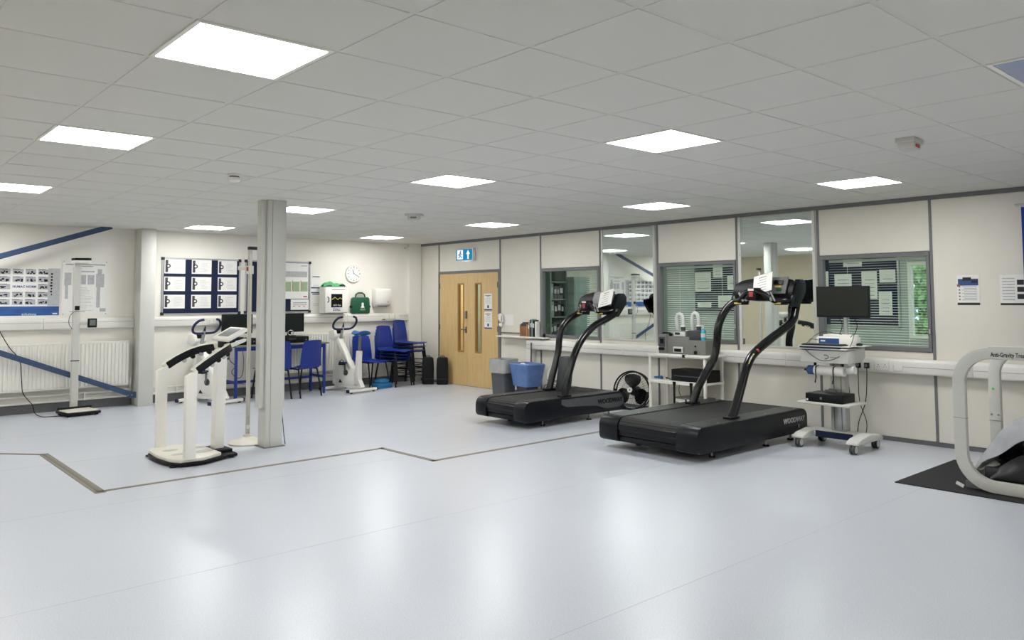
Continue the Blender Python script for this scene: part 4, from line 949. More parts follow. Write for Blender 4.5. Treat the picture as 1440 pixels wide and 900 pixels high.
for P in ([(-.084, .14, .05), (-.12, .2, .06), (-.1, .24, .03), (-.14, .26, .0)], [(-.06, -.2, .085), (-.1, -.26, .12), (-.2, -.25, -.02), (-.27, -.15, -.12), (-.27, .0, -.155), (-.275, .12, -.1), (-.27, .2, -.03)], [(-.03, -.1, .11), (-.08, .05, .14), (-.1, .16, .1), (-.13, .22, .02)]):
    obj('lead', MB().tube(smooth_path(P, 6), .0035, 6), 'grey_dark', t, smooth=True)
t = thing('computer_mouse', 'black mouse and pad at the right side of the cart top', 'mouse', (cxx-.02, cyy-.225, 1.0685)); obj('pad', MB().box(-.1, .1, -.13, .01, 0, .004), 'steel_white', t); obj('body', MB().ball((0, -.05, .016), .03, 12, 6, (1.6, 1, .6)), 'black', t, smooth=True)
t = thing('calibration_syringe', 'white calibration syringe with blue band strapped under the cart tray', 'syringe', (cxx-.12, cyy+.03, .755))
obj('barrel', MB().cyl((0, -.19, .05), (0, .13, .05), .05, seg=20), 'white', t, bevel=.004); obj('blue_band', MB().cyl((0, .13, .05), (0, .2, .05), .048, seg=20), 'ink_blue', t); obj('end_ring', MB().cyl((0, .2, .05), (0, .215, .05), .03, seg=16).cyl((0, .215, .05), (0, .25, .05), .012, seg=8), 'black', t); obj('mouthpiece', MB().cyl((.04, -.28, .07), (.04, -.2, .06), .042, seg=18), 'plastic_clear', t, smooth=True)
for y in (-.09, .1): obj('strap', MB().tube([(.02, y, .1), (-.045, y, .09), (-.053, y, .04), (-.045, y, -.02), (-.04, y+.015, -.08)], .006, 6), 'black', t)
t = thing('desktop_computer', 'black flat desktop computer on the cart shelf', 'computer', (cxx-.08, cyy+.03, .4806)); obj('case', MB().box(-.13, .15, -.2, .2, 0, .09), 'black', t, bevel=.006); obj('front_badge', MB().box(-.133, -.13, .02, .04, .03, .055), 'grey_mid', t); obj('sticker', MB().box(-.1325, -.13, .17, .19, .01, .03), 'paper', t)
t = thing('cable_bundle', 'small coil of cable on the black desktop computer', 'cable', (cxx-.05, cyy+.03, .5712)); obj('coil', MB().tube([(.05*math.cos(a*.7), .06*math.sin(a*.7), .01+.0012*a) for a in range(20)], .006, 6), 'grey_dev', t, smooth=True)
for k, y in enumerate((1.0, .905)):
    t = thing('power_plug', ['black power plug in the trunking socket, left one, with hanging lead', 'black power plug in the trunking socket, right one, with hanging lead'][k], 'plug', (XR-.1165, y, .815), 0, 'plugs beside the cart'); obj('plug_body', MB().box(-.035, -.0, -.026, .026, -.03, .03), 'black', t, bevel=.006); obj('plug_face', MB().cyl((-.042, 0, .0), (-.035, 0, 0), .018, seg=12), 'grey_mid', t)
    obj('lead', MB().tube(smooth_path([(-.02, 0, -.03), (-.025, 0, -.15), (-.03, .0+(.02 if k else -.01), -.4), (-.05, .09 if k else -.09, -.62), (-.055, .11 if k else -.07, -.79)], 5), .0045, 6), 'black', t, smooth=True)

# ================================================================== ANTI-GRAVITY TREADMILL (cut by the frame)
t = tag(obj('floor_mat', MB().box(5.83, 7.18, -2.9, -.135, .0, .009), 'mat_black', bevel=.002, bseg=1), 'flat black rubber floor mat under the pale hoop frame', 'mat')
t = thing('antigravity_treadmill', 'pale hoop-framed treadmill with grey fabric enclosure at the right edge', 'treadmill', (6.5, -1.6, .009))
def hoop(x, ya, yb, z0, z1, r):
    P = []
    for (cy_, cz_, a0) in ((ya-r, z0+r, -PI/2), (ya-r, z1-r*.9, 0), (yb+r, z1-r*.9, PI/2), (yb+r, z0+r, PI)):
        for k in range(9):
            a = a0+k*PI/16; P.append((x, cy_+r*math.cos(a), cz_+r*math.sin(a)*(1 if cz_ < .5 else .9)))
    m_ = MB(); m_.sweep(P, [(-.03, -.043), (.03, -.043), (.03, .043), (-.03, .043)], True, upv=(1, 0, 0)); return m_
# section axes for this sweep: side = radial, up = x
def hoop2(x, ya, yb, z0, z1, r):
    P = []
    for (cy_, cz_, a0) in ((ya-r, z0+r, -PI/2), (ya-r, z1-r, 0), (yb+r, z1-r, PI/2), (yb+r, z0+r, PI)):
        for k in range(11):
            a = a0+k*PI/20; P.append((cy_+r*math.cos(a), cz_+r*math.sin(a), math.cos(a), math.sin(a)))
    m_ = MB(); n = len(P); vs = []
    for (y, z, cy_, cz_) in P:
        for (dr_, dx_) in ((-.095, -.028), (0, -.028), (0, .028), (-.095, .028)): vs.append((x+dx_, y+cy_*dr_, z+cz_*dr_))
    m_.add(vs, [(i*4+c, i*4+(c+1) % 4, ((i+1) % n)*4+(c+1) % 4, ((i+1) % n)*4+c) for i in range(n) for c in range(4)]); return m_
hf = obj('side_hoop', hoop2(6.0, -.565, -2.65, .012, 1.165, .29), 'ag_frame', t, bevel=.008, world=True)
obj('top_rail_cover', MB().box(5.965, 6.035, -2.4, -.84, 1.075, 1.175), 'ag_frame', hf, bevel=.006, world=True)
text('lettering', 'anti', 'ink', hf, (0, -1, 0), (0, 0, 1), (5.9642, -1.01, 1.108), 'Anti-Gravity Treadmill lettering', .66)
for z in (.58,): obj('joint_line', MB().box(5.971, 6.029, -.661, -.564, z, z+.003), 'grey_mid', hf, world=True)
hb_ = obj('side_hoop', hoop2(6.95, -.535, -2.65, .012, 1.13, .25), 'ag_frame', t, bevel=.008, world=True)
obj('led', MB().cyl((6.921, -.575, .74), (6.918, -.575, .74), .012, seg=10), 'led_green', hb_, world=True)
for y in (-.555, -.61): obj('bolt', MB().cyl((6.915, y, .51), (6.922, y, .51), .009, seg=8), 'steel', hb_, world=True)
obj('hoop_joint', MB().box(6.919, 6.923, -.631, -.534, .455, .458), 'grey_mid', hb_, world=True)
obj('base_deck', MB().box(6.05, 6.9, -2.55, -.75, .03, .2), 'fabric_black', t, bevel=.02, world=True)
obj('foot_block', MB().prism([(-.62, .012), (-.62, .07), (-.66, .1), (-1.0, .1), (-1.0, .012)], 'x', 6.035, 6.3), 'grey_mid', t, bevel=.006, world=True)
obj('white_tag', MB().cbox((5.965, -.60, .045), (.01, .06, .025), Matrix.Rotation(.4, 4, 'X')), 'paper', t, world=True)
rr = random.Random(5)
def cloth(u, v):
    y = -.60-1.7*u; x = 6.07+.80*v
    hgt_ = .16+.60*max(0, min(1, (u-.06)/.26))**.75*(math.sin(PI*(v*.96+.02))**.22)
    hgt_ += .035*math.sin(9*u+4*v)+.03*math.sin(17*v-5*u)+.02*math.sin(31*u+13*v)
    if u < .06: hgt_ = .15+.25*u+.02*math.sin(23*v)
    return (x+.02*math.sin(14*u), y+.03*math.sin(11*v), max(.06, hgt_))
obj('grey_enclosure', MB().grid(cloth, 40, 26, .006), 'fabric_grey', t, smooth=True, world=True)
def apron(u, v):
    y = -.80-1.5*u; z = .09+(.05+.30*min(1, u*3.2)**.8)*v+.02*math.sin(13*u)
    return (6.058-.025*math.sin(PI*v)-.018*math.sin(9*u+5*v)-.012*math.sin(21*u), y, z)
obj('black_window_panel', MB().grid(apron, 30, 8, .006), 'fabric_black', t, smooth=True, world=True)
def fold(u, v): return (6.10+.5*v, -.60-.45*u, .16+.05*math.sin(PI*u)*(.6+.4*math.sin(7*v))+.02*math.sin(19*u+3*v))
obj('clear_flap', MB().grid(fold, 16, 12, .006), 'plastic_clear', t, smooth=True, world=True)
obj('inner_cushion', MB().grid(lambda u, v: (6.5+.36*v, -.60-.32*u, .2+.12*math.sin(PI*u)**.6*math.sin(PI*v)**.5), 12, 10, .01), 'fabric_black', t, smooth=True, world=True)
obj('seal_ring', MB().tube([(6.48+.3*math.cos(a*PI/12), -1.55+.3*math.sin(a*PI/12), .86) for a in range(24)], .03, 8, True), 'black', t, smooth=True, world=True)
t = thing('privacy_curtain', 'bright blue hanging curtain cut by the right edge of the photo', 'curtain', (7.45, -1.3, 0))
obj('cloth', MB().grid(lambda u, v: (.02*math.sin(u*60)+.006*math.sin(u*23), .59-1.5*u, .95+1.47*v), 60, 4, .003), 'curtain_blue', t, smooth=True); obj('rail', MB().cyl((0, .64, 2.44), (0, -1.0, 2.44), .014, seg=10), 'alu', t)
for y in (.62, -.98): obj('post', MB().cyl((0, y, .02), (0, y, 2.46), .014, seg=10).cyl((-.2, y, .014), (.2, y, .014), .014, seg=8), 'alu', t) if y < 0 else None

# ================================================================== SCALE WITH STADIOMETER (by the back wall)
t = thing('column_scale', 'white column scale with height rod and black display in front of the wall chart', 'scale', (1.72, 9.15, 0), .12)
pf = obj('platform', MB().box(-.24, .2, -.22, .2, .02, .055), 'black', t, bevel=.008); obj('platform_mat', MB().box(-.22, .18, -.2, .15, .055, .068), 'cream', pf, bevel=.004); obj('rear_lip', MB().box(-.22, .22, .17, .2, .055, .09), 'black', pf, bevel=.004)
for x_ in (-.2, .16):
    for y_ in (-.18, .16): obj('foot', MB().cyl((x_, y_, 0), (x_, y_, .02), .02, seg=10), 'rubber', pf)
cl = obj('column', MB().box(-.045, .045, .2, .26, .02, 2.1), 'steel_white', t, bevel=.006)
obj('joint_band', MB().box(-.047, .047, .198, .262, .72, .735), 'ink', cl); obj('reading_window', MB().box(-.03, .03, .19, .2, 1.44, 1.5), 'black_gloss', cl); obj('slider_line', MB().box(-.1, .1, .19, .2, 1.415, 1.423), 'ink_mid', cl); obj('base_mark', MB().box(-.02, .02, .199, .2, .08, .085), 'ink_mid', cl)
hp_ = obj('head_piece', MB().prism([(-.08, .24), (.1, .2), (.11, .02), (.06, 0), (-.08, .08)], 'z', 2.10, 2.14), 'white', t, bevel=.008); obj('head_top', MB().prism([(-.08, .24), (.1, .2), (.11, .02), (.06, 0), (-.08, .08)], 'z', 2.141, 2.172), 'black', hp_, bevel=.004)
ds = obj('display', MB().box(.13, .25, .14, .17, 1.19, 1.32), 'black', t, bevel=.006); obj('display_screen', MB().box(.15, .23, .137, .14, 1.22, 1.30), 'lcd', ds); obj('display_arm', MB().box(.04, .14, .17, .2, 1.23, 1.26), 'steel_white', ds)
obj('coiled_lead', MB().tube(smooth_path([(-.03, .21, 1.42), (-.09, .2, 1.36), (-.1, .2, 1.25), (-.05, .21, 1.17)], 5), .004, 6), 'ink', t, smooth=True)
t = tag(obj('cable', MB().tube(smooth_path([(.78, 9.57, 1.235), (.84, 9.55, 1.1), (.93, 9.53, .93), (1.0, 9.53, .84), (1.06, 9.53, .72), (1.08, 9.52, .45), (1.1, 9.5, .3), (1.2, 9.45, .15), (1.22, 9.35, .04), (1.28, 9.2, .006), (1.42, 9.12, .006), (1.50, 9.1, .006)], 5), .006, 6), 'black', smooth=True), 'black power lead draped past the radiator to the scale', 'cable')

# ================================================================== BODY COMPOSITION ANALYSER
t = thing('body_composition_analyser', 'white body composition analyser with black curved handrails left of the column', 'body analyser', (1.85, 5.03, 0))
bs = obj('base', MB().prism([(-.38, -.3), (-.40, -.2), (-.41, 0), (-.40, .2), (-.38, .3), (-.32, .43), (-.08, .45), (.2, .3), (.3, .28), (.31, .2), (.31, -.2), (.3, -.28), (.2, -.3), (-.08, -.45), (-.32, -.43)], 'z', .012, .04), 'black', t, bevel=.006)
pl = obj('platform', MB().prism([(-.37, -.3), (-.395, 0), (-.37, .3), (-.31, .42), (-.08, .43), (.13, .3), (.13, -.3), (-.08, -.43), (-.31, -.42)], 'z', .04, .075), 'cream', t, bevel=.01)
for (x_, y_, rx, ry) in ((-.22, .13, .075, .05), (-.22, -.13, .075, .05), (.02, .13, .1, .06), (.02, -.13, .1, .06)):
    obj('foot_electrode', MB().prism([(x_+rx*math.cos(a*PI/10), y_+ry*math.sin(a*PI/10)) for a in range(20)], 'z', .075, .077), 'alu', pl)
for (x_, y_) in ((-.35, -.36), (-.35, .36), (.25, -.24), (.25, .24)): obj('foot', MB().cyl((x_, y_, 0), (x_, y_, .014), .03, seg=10), 'rubber', bs)
for s in (-1, 1):
    p_ = obj('post', MB().prism([(-.275, .07), (-.175, .07), (-.17, .87), (-.17, .905), (-.275, .85)], 'y', s*.42-.035, s*.42+.035), 'white', t, bevel=.008)
    P = smooth_path([(-.21, s*.42, .885), (-.09, s*.405, .965), (.06, s*.35, 1.045), (.19, s*.24, 1.09), (.26, s*.08, 1.10)], 6)
    obj('rail', MB().sweep(P, [(-.03, -.03), (.03, -.03), (.03, .03), (-.03, .03)]), 'cream', t, bevel=.008)
    Q = [p+Vector((0, 0, -.004)) for p in P[2:22]]
    g_ = obj('grip', MB().sweep(Q, [(-.036, -.045), (.036, -.045), (.036, .03), (-.036, .03)]), 'black', t, bevel=.01)
    for k in (7, 10, 13, 16): obj('hand_electrode', MB().cyl(Q[k]+Vector((0, -.02, -.06)), Q[k]+Vector((.0, .02, -.05)), .024, seg=10), 'alu' if k in (7, 13) else 'black', g_, smooth=True)
obj('console_column', MB().prism([(.15, .04), (.25, .04), (.27, 1.0), (.27, 1.09), (.17, 1.06)], 'y', -.06, .06), 'white', t, bevel=.01)
obj('column_foot', MB().box(.1, .3, -.16, .16, .035, .07), 'black', t, bevel=.01)
obj('printer_arm', MB().prism([(.22, 1.05), (.45, 1.14), (.46, 1.17), (.22, 1.11)], 'y', -.1, -.03), 'white', t, bevel=.01)
obj('screen_neck', MB().box(.22, .34, -.09, .09, 1.08, 1.17), 'black', t, bevel=.01)
Rs = Matrix.Rotation(math.radians(-28), 4, 'Y')
hs_ = obj('screen_housing', MB().cbox((.31, -.0, 1.215), (.24, .42, .045), Rs), 'white', t, bevel=.018, bseg=3); obj('touch_screen', MB().cbox((.298, -.02, 1.238), (.15, .26, .004), Rs), 'lcd', hs_)

# ================================================================== MEASURING ROD beside the column
t = thing('measuring_rod', 'tall white stadiometer pole on a round base beside the column', 'stadiometer', (2.535, 5.42, 0))
obj('base_plate', MB().lathe([(.01, 0), (.2, 0), (.205, .012), (.19, .03), (.1, .05), (.05, .075), (.04, .1), (.01, .1)], seg=32), 'cream', t, smooth=True)
obj('front_pedal', MB().box(-.03, .2, -.22, -.18, 0, .02), 'white', t, bevel=.006) if False else None
obj('pole', MB().box(-.02, .02, -.016, .016, .1, 2.13), 'beige_plastic', t, bevel=.004)
obj('scale_strip', MB().box(-.012, .012, -.018, -.016, .3, 2.08), 'cream', t)
hd_ = obj('head_slider', MB().box(-.03, .032, -.03, .03, 1.86, 1.95), 'white', t, bevel=.006); obj('head_bar', MB().box(-.13, -.03, -.02, .02, 1.9, 1.945), 'white', hd_, bevel=.006); obj('red_button', MB().box(-.05, -.034, -.032, -.02, 1.89, 1.935), 'red', hd_, bevel=.003)
obj('top_cap', MB().box(-.025, .1, -.022, .022, 2.13, 2.165), 'cap_dark', t, bevel=.006); obj('lower_marker', MB().box(-.022, .022, -.02, -.016, .16, .2), 'white', t)

# ================================================================== EXERCISE BIKES (one build, one copy)
def bike(label, loc, rz):
    t = thing('exercise_bike', label, 'exercise bike', loc, rz, 'white ergometer bikes')
    for y, w_ in ((-.37, .30), (.37, .30)):
        b_ = obj('stabiliser', MB().box(-w_, w_, y-.03, y+.03, .02, .065), 'white', t, bevel=.01)
        for s in (-1, 1):
            obj('end_cap', MB().box(min(s*w_, s*(w_+.025)), max(s*w_, s*(w_+.025)), y-.033, y+.033, .015, .07), 'bike_blue', b_, bevel=.008); obj('rubber_foot', MB().cyl((s*(w_-.06), y, 0), (s*(w_-.06), y, .022), .022, seg=10), 'rubber', b_)
    obj('base_beam', MB().box(-.04, .04, -.34, .34, .055, .11), 'white', t, bevel=.01)
    obj('flywheel_housing', MB().prism([(-.22, .1), (-.19, .36), (-.05, .52), (.12, .62), (.27, .56), (.33, .3), (.3, .1)], 'x', -.055, .055), 'white', t, bevel=.02)
    h_ = obj('main_frame', MB().sweep([(0, -.1, .36), (0, .1, .66), (0, .28, .9), (0, .34, 1.0)], [(-.055, -.045), (.055, -.045), (.055, .045), (-.055, .045)]), 'white', t, bevel=.02)
    obj('front_stay', MB().sweep([(0, .36, .1), (0, .34, .5), (0, .3, .86)], [(-.045, -.035), (.045, -.035), (.045, .035), (-.045, .035)]), 'white', t, bevel=.015)
    obj('seat_tube', MB().sweep([(0, -.36, .07), (0, -.27, .2), (0, -.26, .45), (0, -.28, .70)], [(-.045, -.04), (.045, -.04), (.045, .04), (-.045, .04)]), 'white', t, bevel=.015)
    obj('seat_link', MB().box(-.035, .035, -.28, -.12, .12, .2), 'white', t, bevel=.01)
    p_ = obj('seat_post', MB().cyl((0, -.28, .66), (0, -.3, .945), .026, seg=12), 'grey_mid', t, smooth=True); obj('clamp_knob', MB().cyl((.04, -.28, .68), (.09, -.28, .68), .02, seg=10), 'bike_blue', p_)
    obj('saddle', MB().grid(lambda u, v: ((v-.5)*2*(.115-.085*max(0, u-.3)/.7), -.42+.27*u, .955+.035*math.sin(PI*v)**.6+.02*math.cos(PI*u)**2), 10, 10, .035), 'saddle_blue', t, smooth=True)
    c_ = obj('console', MB().prism([(.22, .93), (.27, 1.06), (.40, 1.03), (.43, .9), (.32, .86)], 'x', -.12, .1), 'white', t, bevel=.015)
    obj('display', MB().cbox((-.02, .248, 1.01), (.09, .008, .06), Matrix.Rotation(-.38, 4, 'X')), 'black_gloss', c_)
    obj('handlebar_post', MB().cyl((0, .22, .9), (0, .16, 1.1), .024, seg=12), 'alu', t, smooth=True); obj('post_cone', MB().cyl((0, .16, 1.09), (0, .14, 1.17), .022, .006, seg=10), 'bike_blue', t)
    obj('handlebar', MB().tube(smooth_path([(-.12, .02, 1.275), (-.19, .05, 1.255), (-.24, .09, 1.19), (-.23, .14, 1.11), (-.16, .165, 1.065), (0, .17, 1.06), (.16, .165, 1.065), (.23, .14, 1.11), (.24, .09, 1.19), (.19, .05, 1.255), (.12, .02, 1.275)], 5), .019, 10), 'bike_blue', t, smooth=True)
    k_ = obj('crank_disc', MB().cyl((.055, 0, .32), (.075, 0, .32), .05, seg=16).cyl((-.075, 0, .32), (-.055, 0, .32), .05, seg=16), 'grey_dark', t)
    for s, dz in ((1, -.15), (-1, .15)):
        obj('crank_arm', MB().cbox((s*.085, 0, .32+dz/2), (.015, .028, .18)), 'steel', k_); q_ = obj('pedal', MB().box(min(s*.1, s*.19), max(s*.1, s*.19), -.045, .045, .32+dz-.014, .32+dz+.014), 'black', k_, bevel=.004); obj('pedal_strap', MB().tube([(s*.11, 0, .32+dz+.015), (s*.115, 0, .32+dz+.06), (s*.145, 0, .32+dz+.075), (s*.18, 0, .32+dz+.06), (s*.185, 0, .32+dz+.015)], .007, 6), 'black', q_)
    for s in (-1, 1): obj('side_decal', MB().box(min(s*.055, s*.057), max(s*.055, s*.057), -.02, .2, .47, .5), 'ink_blue', t)
    obj('frame_marking', MB().prism([(.1, .14), (.2, .14), (.16, .2)], 'x', -.057, -.055), 'ink', t)
    return t
bk = bike('white exercise bike with blue handlebar right of the column', (5.86, 9.04, 0), .16)
b2_ = copy_tree(bk); b2_.location = (3.51, 9.12, 0); b2_.rotation_euler.z = .32; b2_['label'] = 'white exercise bike behind the body composition analyser'

# ================================================================== DESK WITH COMPUTERS
dx0, dx1, dy0, dy1, dz = 3.86, 5.42, 9.04, 9.575, .83
t = thing('computer_desk', 'narrow computer bench with blue steel legs behind the column', 'desk', ((dx0+dx1)/2, (dy0+dy1)/2, 0))
obj('worktop', MB().box(dx0-.02, dx1+.05, dy0-.03, dy1+.0, dz, dz+.025), 'grey_dev', t, bevel=.004, **W)
for x_ in (dx0, dx1-.04):
    for y_ in (dy0, dy1-.06):
        l_ = obj('leg', MB().box(x_, x_+.04, y_, y_+.04, .01, dz), 'desk_blue', t, bevel=.003, bseg=1, **W); obj('leg_foot', MB().cyl((x_+.02, y_+.02, 0), (x_+.02, y_+.02, .012), .022, seg=10), 'rubber', l_, **W)
    obj('end_stretcher', MB().box(x_+.004, x_+.036, dy0+.04, dy1-.06, .26, .3), 'desk_blue', t, **W)
obj('apron_rail', MB().box(dx0+.04, dx1-.04, dy0+.004, dy0+.036, dz-.06, dz), 'desk_blue', t, **W); obj('stretcher', MB().box(dx0+.04, dx1-.04, dy1-.05, dy1-.02, .22, .26), 'desk_blue', t, **W)
obj('centre_leg', MB().box(4.62, 4.66, dy1-.06, dy1-.02, .0, dz), 'desk_blue', t, **W)
def pcset(x, tag_, rot):
    t = thing('desktop_computer', 'black desktop computer lying under the %s monitor on the bench' % tag_, 'computer', (x+.06, 9.36, dz+.0255), 0, 'bench computers'); obj('case', MB().box(-.2, .2, -.16, .17, 0, .105), 'black', t, bevel=.006); obj('drive_slot', MB().box(-.17, -.03, -.163, -.16, .06, .075), 'grey_dark', t); obj('power_button', MB().cyl((.15, -.164, .05), (.15, -.16, .05), .012, seg=10), 'grey_mid', t)
    t = thing('computer_monitor', 'black monitor on the %s desktop computer' % tag_, 'monitor', (x, 9.38, dz+.132), rot, 'bench monitors')
    obj('stand_foot', MB().lathe([(.01, 0), (.1, 0), (.1, .012), (.01, .016)], (0, 0, 0), 20), 'black', t); obj('stand_neck', MB().box(-.03, .03, .02, .05, .01, .2), 'black', t); obj('shell', MB().box(-.25, .25, -.02, .02, .07, .385), 'black', t, bevel=.006); obj('screen', MB().box(-.237, .237, -.0225, -.02, .09, .372), 'screen', t); obj('stand_ring', MB().tube([(.05*math.cos(a*PI/8), -.03, .06+.04*math.sin(a*PI/8)) for a in range(16)], .007, 6, True), 'alu', t)
pcset(4.02, 'left', 0.0); pcset(4.93, 'right', 0.0)
t = thing('keyboard', 'black keyboard on the bench in front of the right computer', 'keyboard', (4.55, 9.14, dz+.0255)); obj('base', MB().box(-.2, .2, -.06, .07, 0, .015), 'black', t, bevel=.004); obj('key_bed', MB().box(-.19, .19, -.05, .06, .015, .019), 'grey_dark', t)
for k, P in enumerate(([(3.98, 9.62, .8), (4.0, 9.6, .6), (4.08, 9.58, .5), (4.02, 9.57, .4), (4.12, 9.56, .3), (4.2, 9.57, .36), (4.22, 9.58, .6), (4.2, 9.61, .8)], [(4.84, 9.6, .8), (4.86, 9.55, .6), (4.9, 9.52, .45), (4.98, 9.52, .5), (5.0, 9.56, .7), (5.0, 9.6, .8)])):
    tag(obj('cable', MB().tube(smooth_path(P, 5), .005, 6), 'black', smooth=True), ['looped black cables hanging under the left end of the bench', 'looped black cables hanging under the right end of the bench'][k], 'cable')

# ================================================================== BLUE CHAIRS
def chair(label, loc, rz, group, sh=.46, rung=False):
    """faces local -y; sh: seat height"""
    t = thing('plastic_chair', label, 'chair', loc, rz, group); d = sh-.46
    def seat(u, v):
        x = (u-.5)*(.43-.04*v); y = -.22+.42*v
        return (x, y, sh+.012*math.cos(2*PI*(u-.5))*-1-.03*max(0, .15-v)*3-.01*math.sin(PI*v))
    obj('seat', MB().grid(seat, 10, 10, .008), 'chair_blue', t, smooth=True)
    def back(u, v):
        w_ = .43-.06*v-.02*(v > .9); x = (u-.5)*w_
        yy = .2+.1*v+.03*(1-v)**3; return (x, yy-.05*(2*abs(u-.5))**2*(.4+.6*v)+.02, sh+.01+.41*v-.015*(2*abs(u-.5))**3*v)
    obj('backrest', MB().grid(back, 12, 12, .008), 'chair_blue', t, smooth=True)
    obj('seat_curve', MB().grid(lambda u, v: ((u-.5)*(.395), .195+.055*v-.02*(2*abs(u-.5))**2*v, sh-.008+.05*v*v), 8, 4, .008), 'chair_blue', t, smooth=True)
    for s in (-1, 1):
        for e in (-.24, .25):
            f = e/.24
            obj('leg', MB().tube(smooth_path([(s*.15, 0, sh-.025), (s*.175, .13*f, sh-.03), (s*.19, .17*f, sh-.06), (s*.215, e, .0)], 4), .0125, 8), 'leg_black', t, smooth=True)
        if rung:
            for zz in (.14, .3): obj('foot_rung', MB().tube([(s*.207, -.22, zz), (s*.207, .23, zz)], .009, 6), 'leg_black', t, smooth=True)
    if rung:
        for yy, zz in ((-.215, .22), (.22, .22)): obj('foot_rung', MB().tube([(-.2, yy, zz), (.2, yy, zz)], .009, 6), 'leg_black', t, smooth=True)
    for yy in (-.12, .1): obj('seat_bar', MB().tube([(-.17, yy, sh-.028), (.17, yy, sh-.028)], .010, 6), 'leg_black', t, smooth=True)
    return t
ch = chair('blue plastic chair in front of the bench, beside the exercise bike', (4.90, 8.93, 0), PI+.28, 'blue plastic chairs')
ch.scale = (1.05, 1.05, 1.05)
def cc(label, loc, rz, group, src=None):
    c = copy_tree(src or ch); c.location = loc; c.rotation_euler.z = rz; c['label'] = label; c['group'] = group; return c
cc('blue plastic chair at the bench, mostly hidden behind the column', (4.42, 8.95, 0), PI-.05, 'blue plastic chairs')
cc('blue plastic chair behind the exercise bike saddle', (6.40, 9.20, 0), .15, 'blue plastic chairs')
for k in range(4): cc('blue plastic chair, %s of the stack of four' % ['lowest', 'second from bottom', 'third from bottom', 'topmost'][k], (6.87+.006*k, 9.20-.012*k, .056*k), .3, 'left chair stack')
hc = chair('tall blue plastic chair, lowest of the stack of three in the corner', (7.34, 9.36, 0), .38, 'corner chair stack', .62, True)
for k in (1, 2): cc('tall blue plastic chair, %s of the stack of three in the corner' % ['', 'middle', 'topmost'][k], (7.34+.006*k, 9.36-.01*k, .072*k), .38, 'corner chair stack', hc)

# cases, step
def case(label, loc, rz):
    t = thing('carry_case', label, 'case', loc, rz, 'black cases'); obj('shell', MB().prism([(-.105, 0), (.105, 0), (.108, .3), (.1, .47), (.085, .5), (-.085, .5), (-.1, .47), (-.108, .3)], 'y', -.07, .07), 'black', t, bevel=.02); obj('handle', MB().tube([(-.04, 0, .495), (-.03, 0, .52), (.03, 0, .52), (.04, 0, .495)], .008), 'black', t, smooth=True); obj('zip_line', MB().box(-.1, .1, -.073, -.07, .1, .106), 'grey_dark', t)
case('black carry case standing beside the stacked chairs, left of the pair', (7.49, 8.98, 0), -.55); case('black carry case standing nearest the double door', (7.66, 8.76, 0), -.7)
t = thing('aerobic_step', 'blue plastic step block on the floor behind the exercise bike', 'step', (6.52, 9.02, 0), .2); obj('lower_block', MB().box(-.17, .17, -.1, .1, 0, .09), 'teal', t, bevel=.02); obj('upper_block', MB().box(-.13, .12, -.08, .08, .09, .16), 'teal', t, bevel=.03); obj('grip_groove', MB().box(-.1, .1, -.103, -.1, .03, .05), 'saddle_blue', t)

# ================================================================== BINS AND CLUTTER BY THE DOOR
def ring(w0, d0, r, n=5):
    P = []
    for (cx_, cy_, a0) in ((w0-r, d0-r, 0), (-w0+r, d0-r, PI/2), (-w0+r, -d0+r, PI), (w0-r, -d0+r, 1.5*PI)):
        for k in range(n): a = a0+k*PI/2/(n-1); P.append((cx_+r*math.cos(a), cy_+r*math.sin(a)))
    return P
def loft(levels, closed_bottom=True):
    m_ = MB(); vs = []; n = None
    for (w_, d_, r, z) in levels:
        R_ = ring(w_, d_, r); n = len(R_); vs += [(x_, y_, z) for x_, y_ in R_]
    k = len(levels); fs = [(i*n+j, i*n+(j+1) % n, (i+1)*n+(j+1) % n, (i+1)*n+j) for i in range(k-1) for j in range(n)]
    if closed_bottom: fs.append(tuple(range(n-1, -1, -1)))
    return m_.add(vs, fs)
t = thing('waste_bin', 'grey waste bin with clear liner beside the door', 'bin', (7.34, 6.66, 0), .05)
obj('bin_body', loft([(.135, .135, .04, 0), (.15, .15, .04, .3), (.165, .17, .04, .58), (.158, .163, .04, .58), (.13, .13, .04, .01)]), 'bin_grey', t, smooth=True); obj('liner', loft([(.172, .178, .05, .38), (.176, .184, .05, .47), (.178, .186, .05, .6), (.17, .176, .05, .605), (.15, .155, .05, .42), (.12, .12, .04, .1)], False), 'bag_clear', t, smooth=True)
t = thing('recycling_bin', 'dark bin with blue bag folded over its rim', 'bin', (7.4, 6.16, 0), -.15)
obj('bin_body', loft([(.11, .13, .04, 0), (.13, .16, .04, .3), (.15, .19, .04, .5), (.143, .183, .04, .5), (.1, .12, .04, .01)]), 'grey_dark', t, smooth=True); obj('bag', loft([(.155, .2, .05, .2), (.168, .22, .05, .32), (.18, .245, .05, .46), (.185, .27, .05, .54), (.172, .25, .05, .555), (.15, .19, .05, .48), (.1, .12, .04, .2)], False), 'bag_blue', t, smooth=True)
for (x_, y_, z_, r_) in ((0, .12, .52, .05), (.03, .03, .5, .045)): obj('crumpled_paper', MB().ball((x_, y_, z_), r_, 8, 6, (1, 1.1, .7)), 'paper', t)
t = thing('broom_handle', 'thin dark pole leaning on the wall behind the blue bag', 'pole', (7.66, 6.36, 0)); obj('shaft', MB().cyl((0, 0, .03), (.02, 0, .86), .011, seg=8), 'grey_dark', t, smooth=True); obj('brush', MB().box(-.05, .05, -.12, .12, 0, .05), 'black', t, bevel=.006)
t = thing('wire_coils', 'tangle of grey cable coils on the floor beside the blue bag', 'cable', (7.52, 5.76, 0))
rr = random.Random(9)
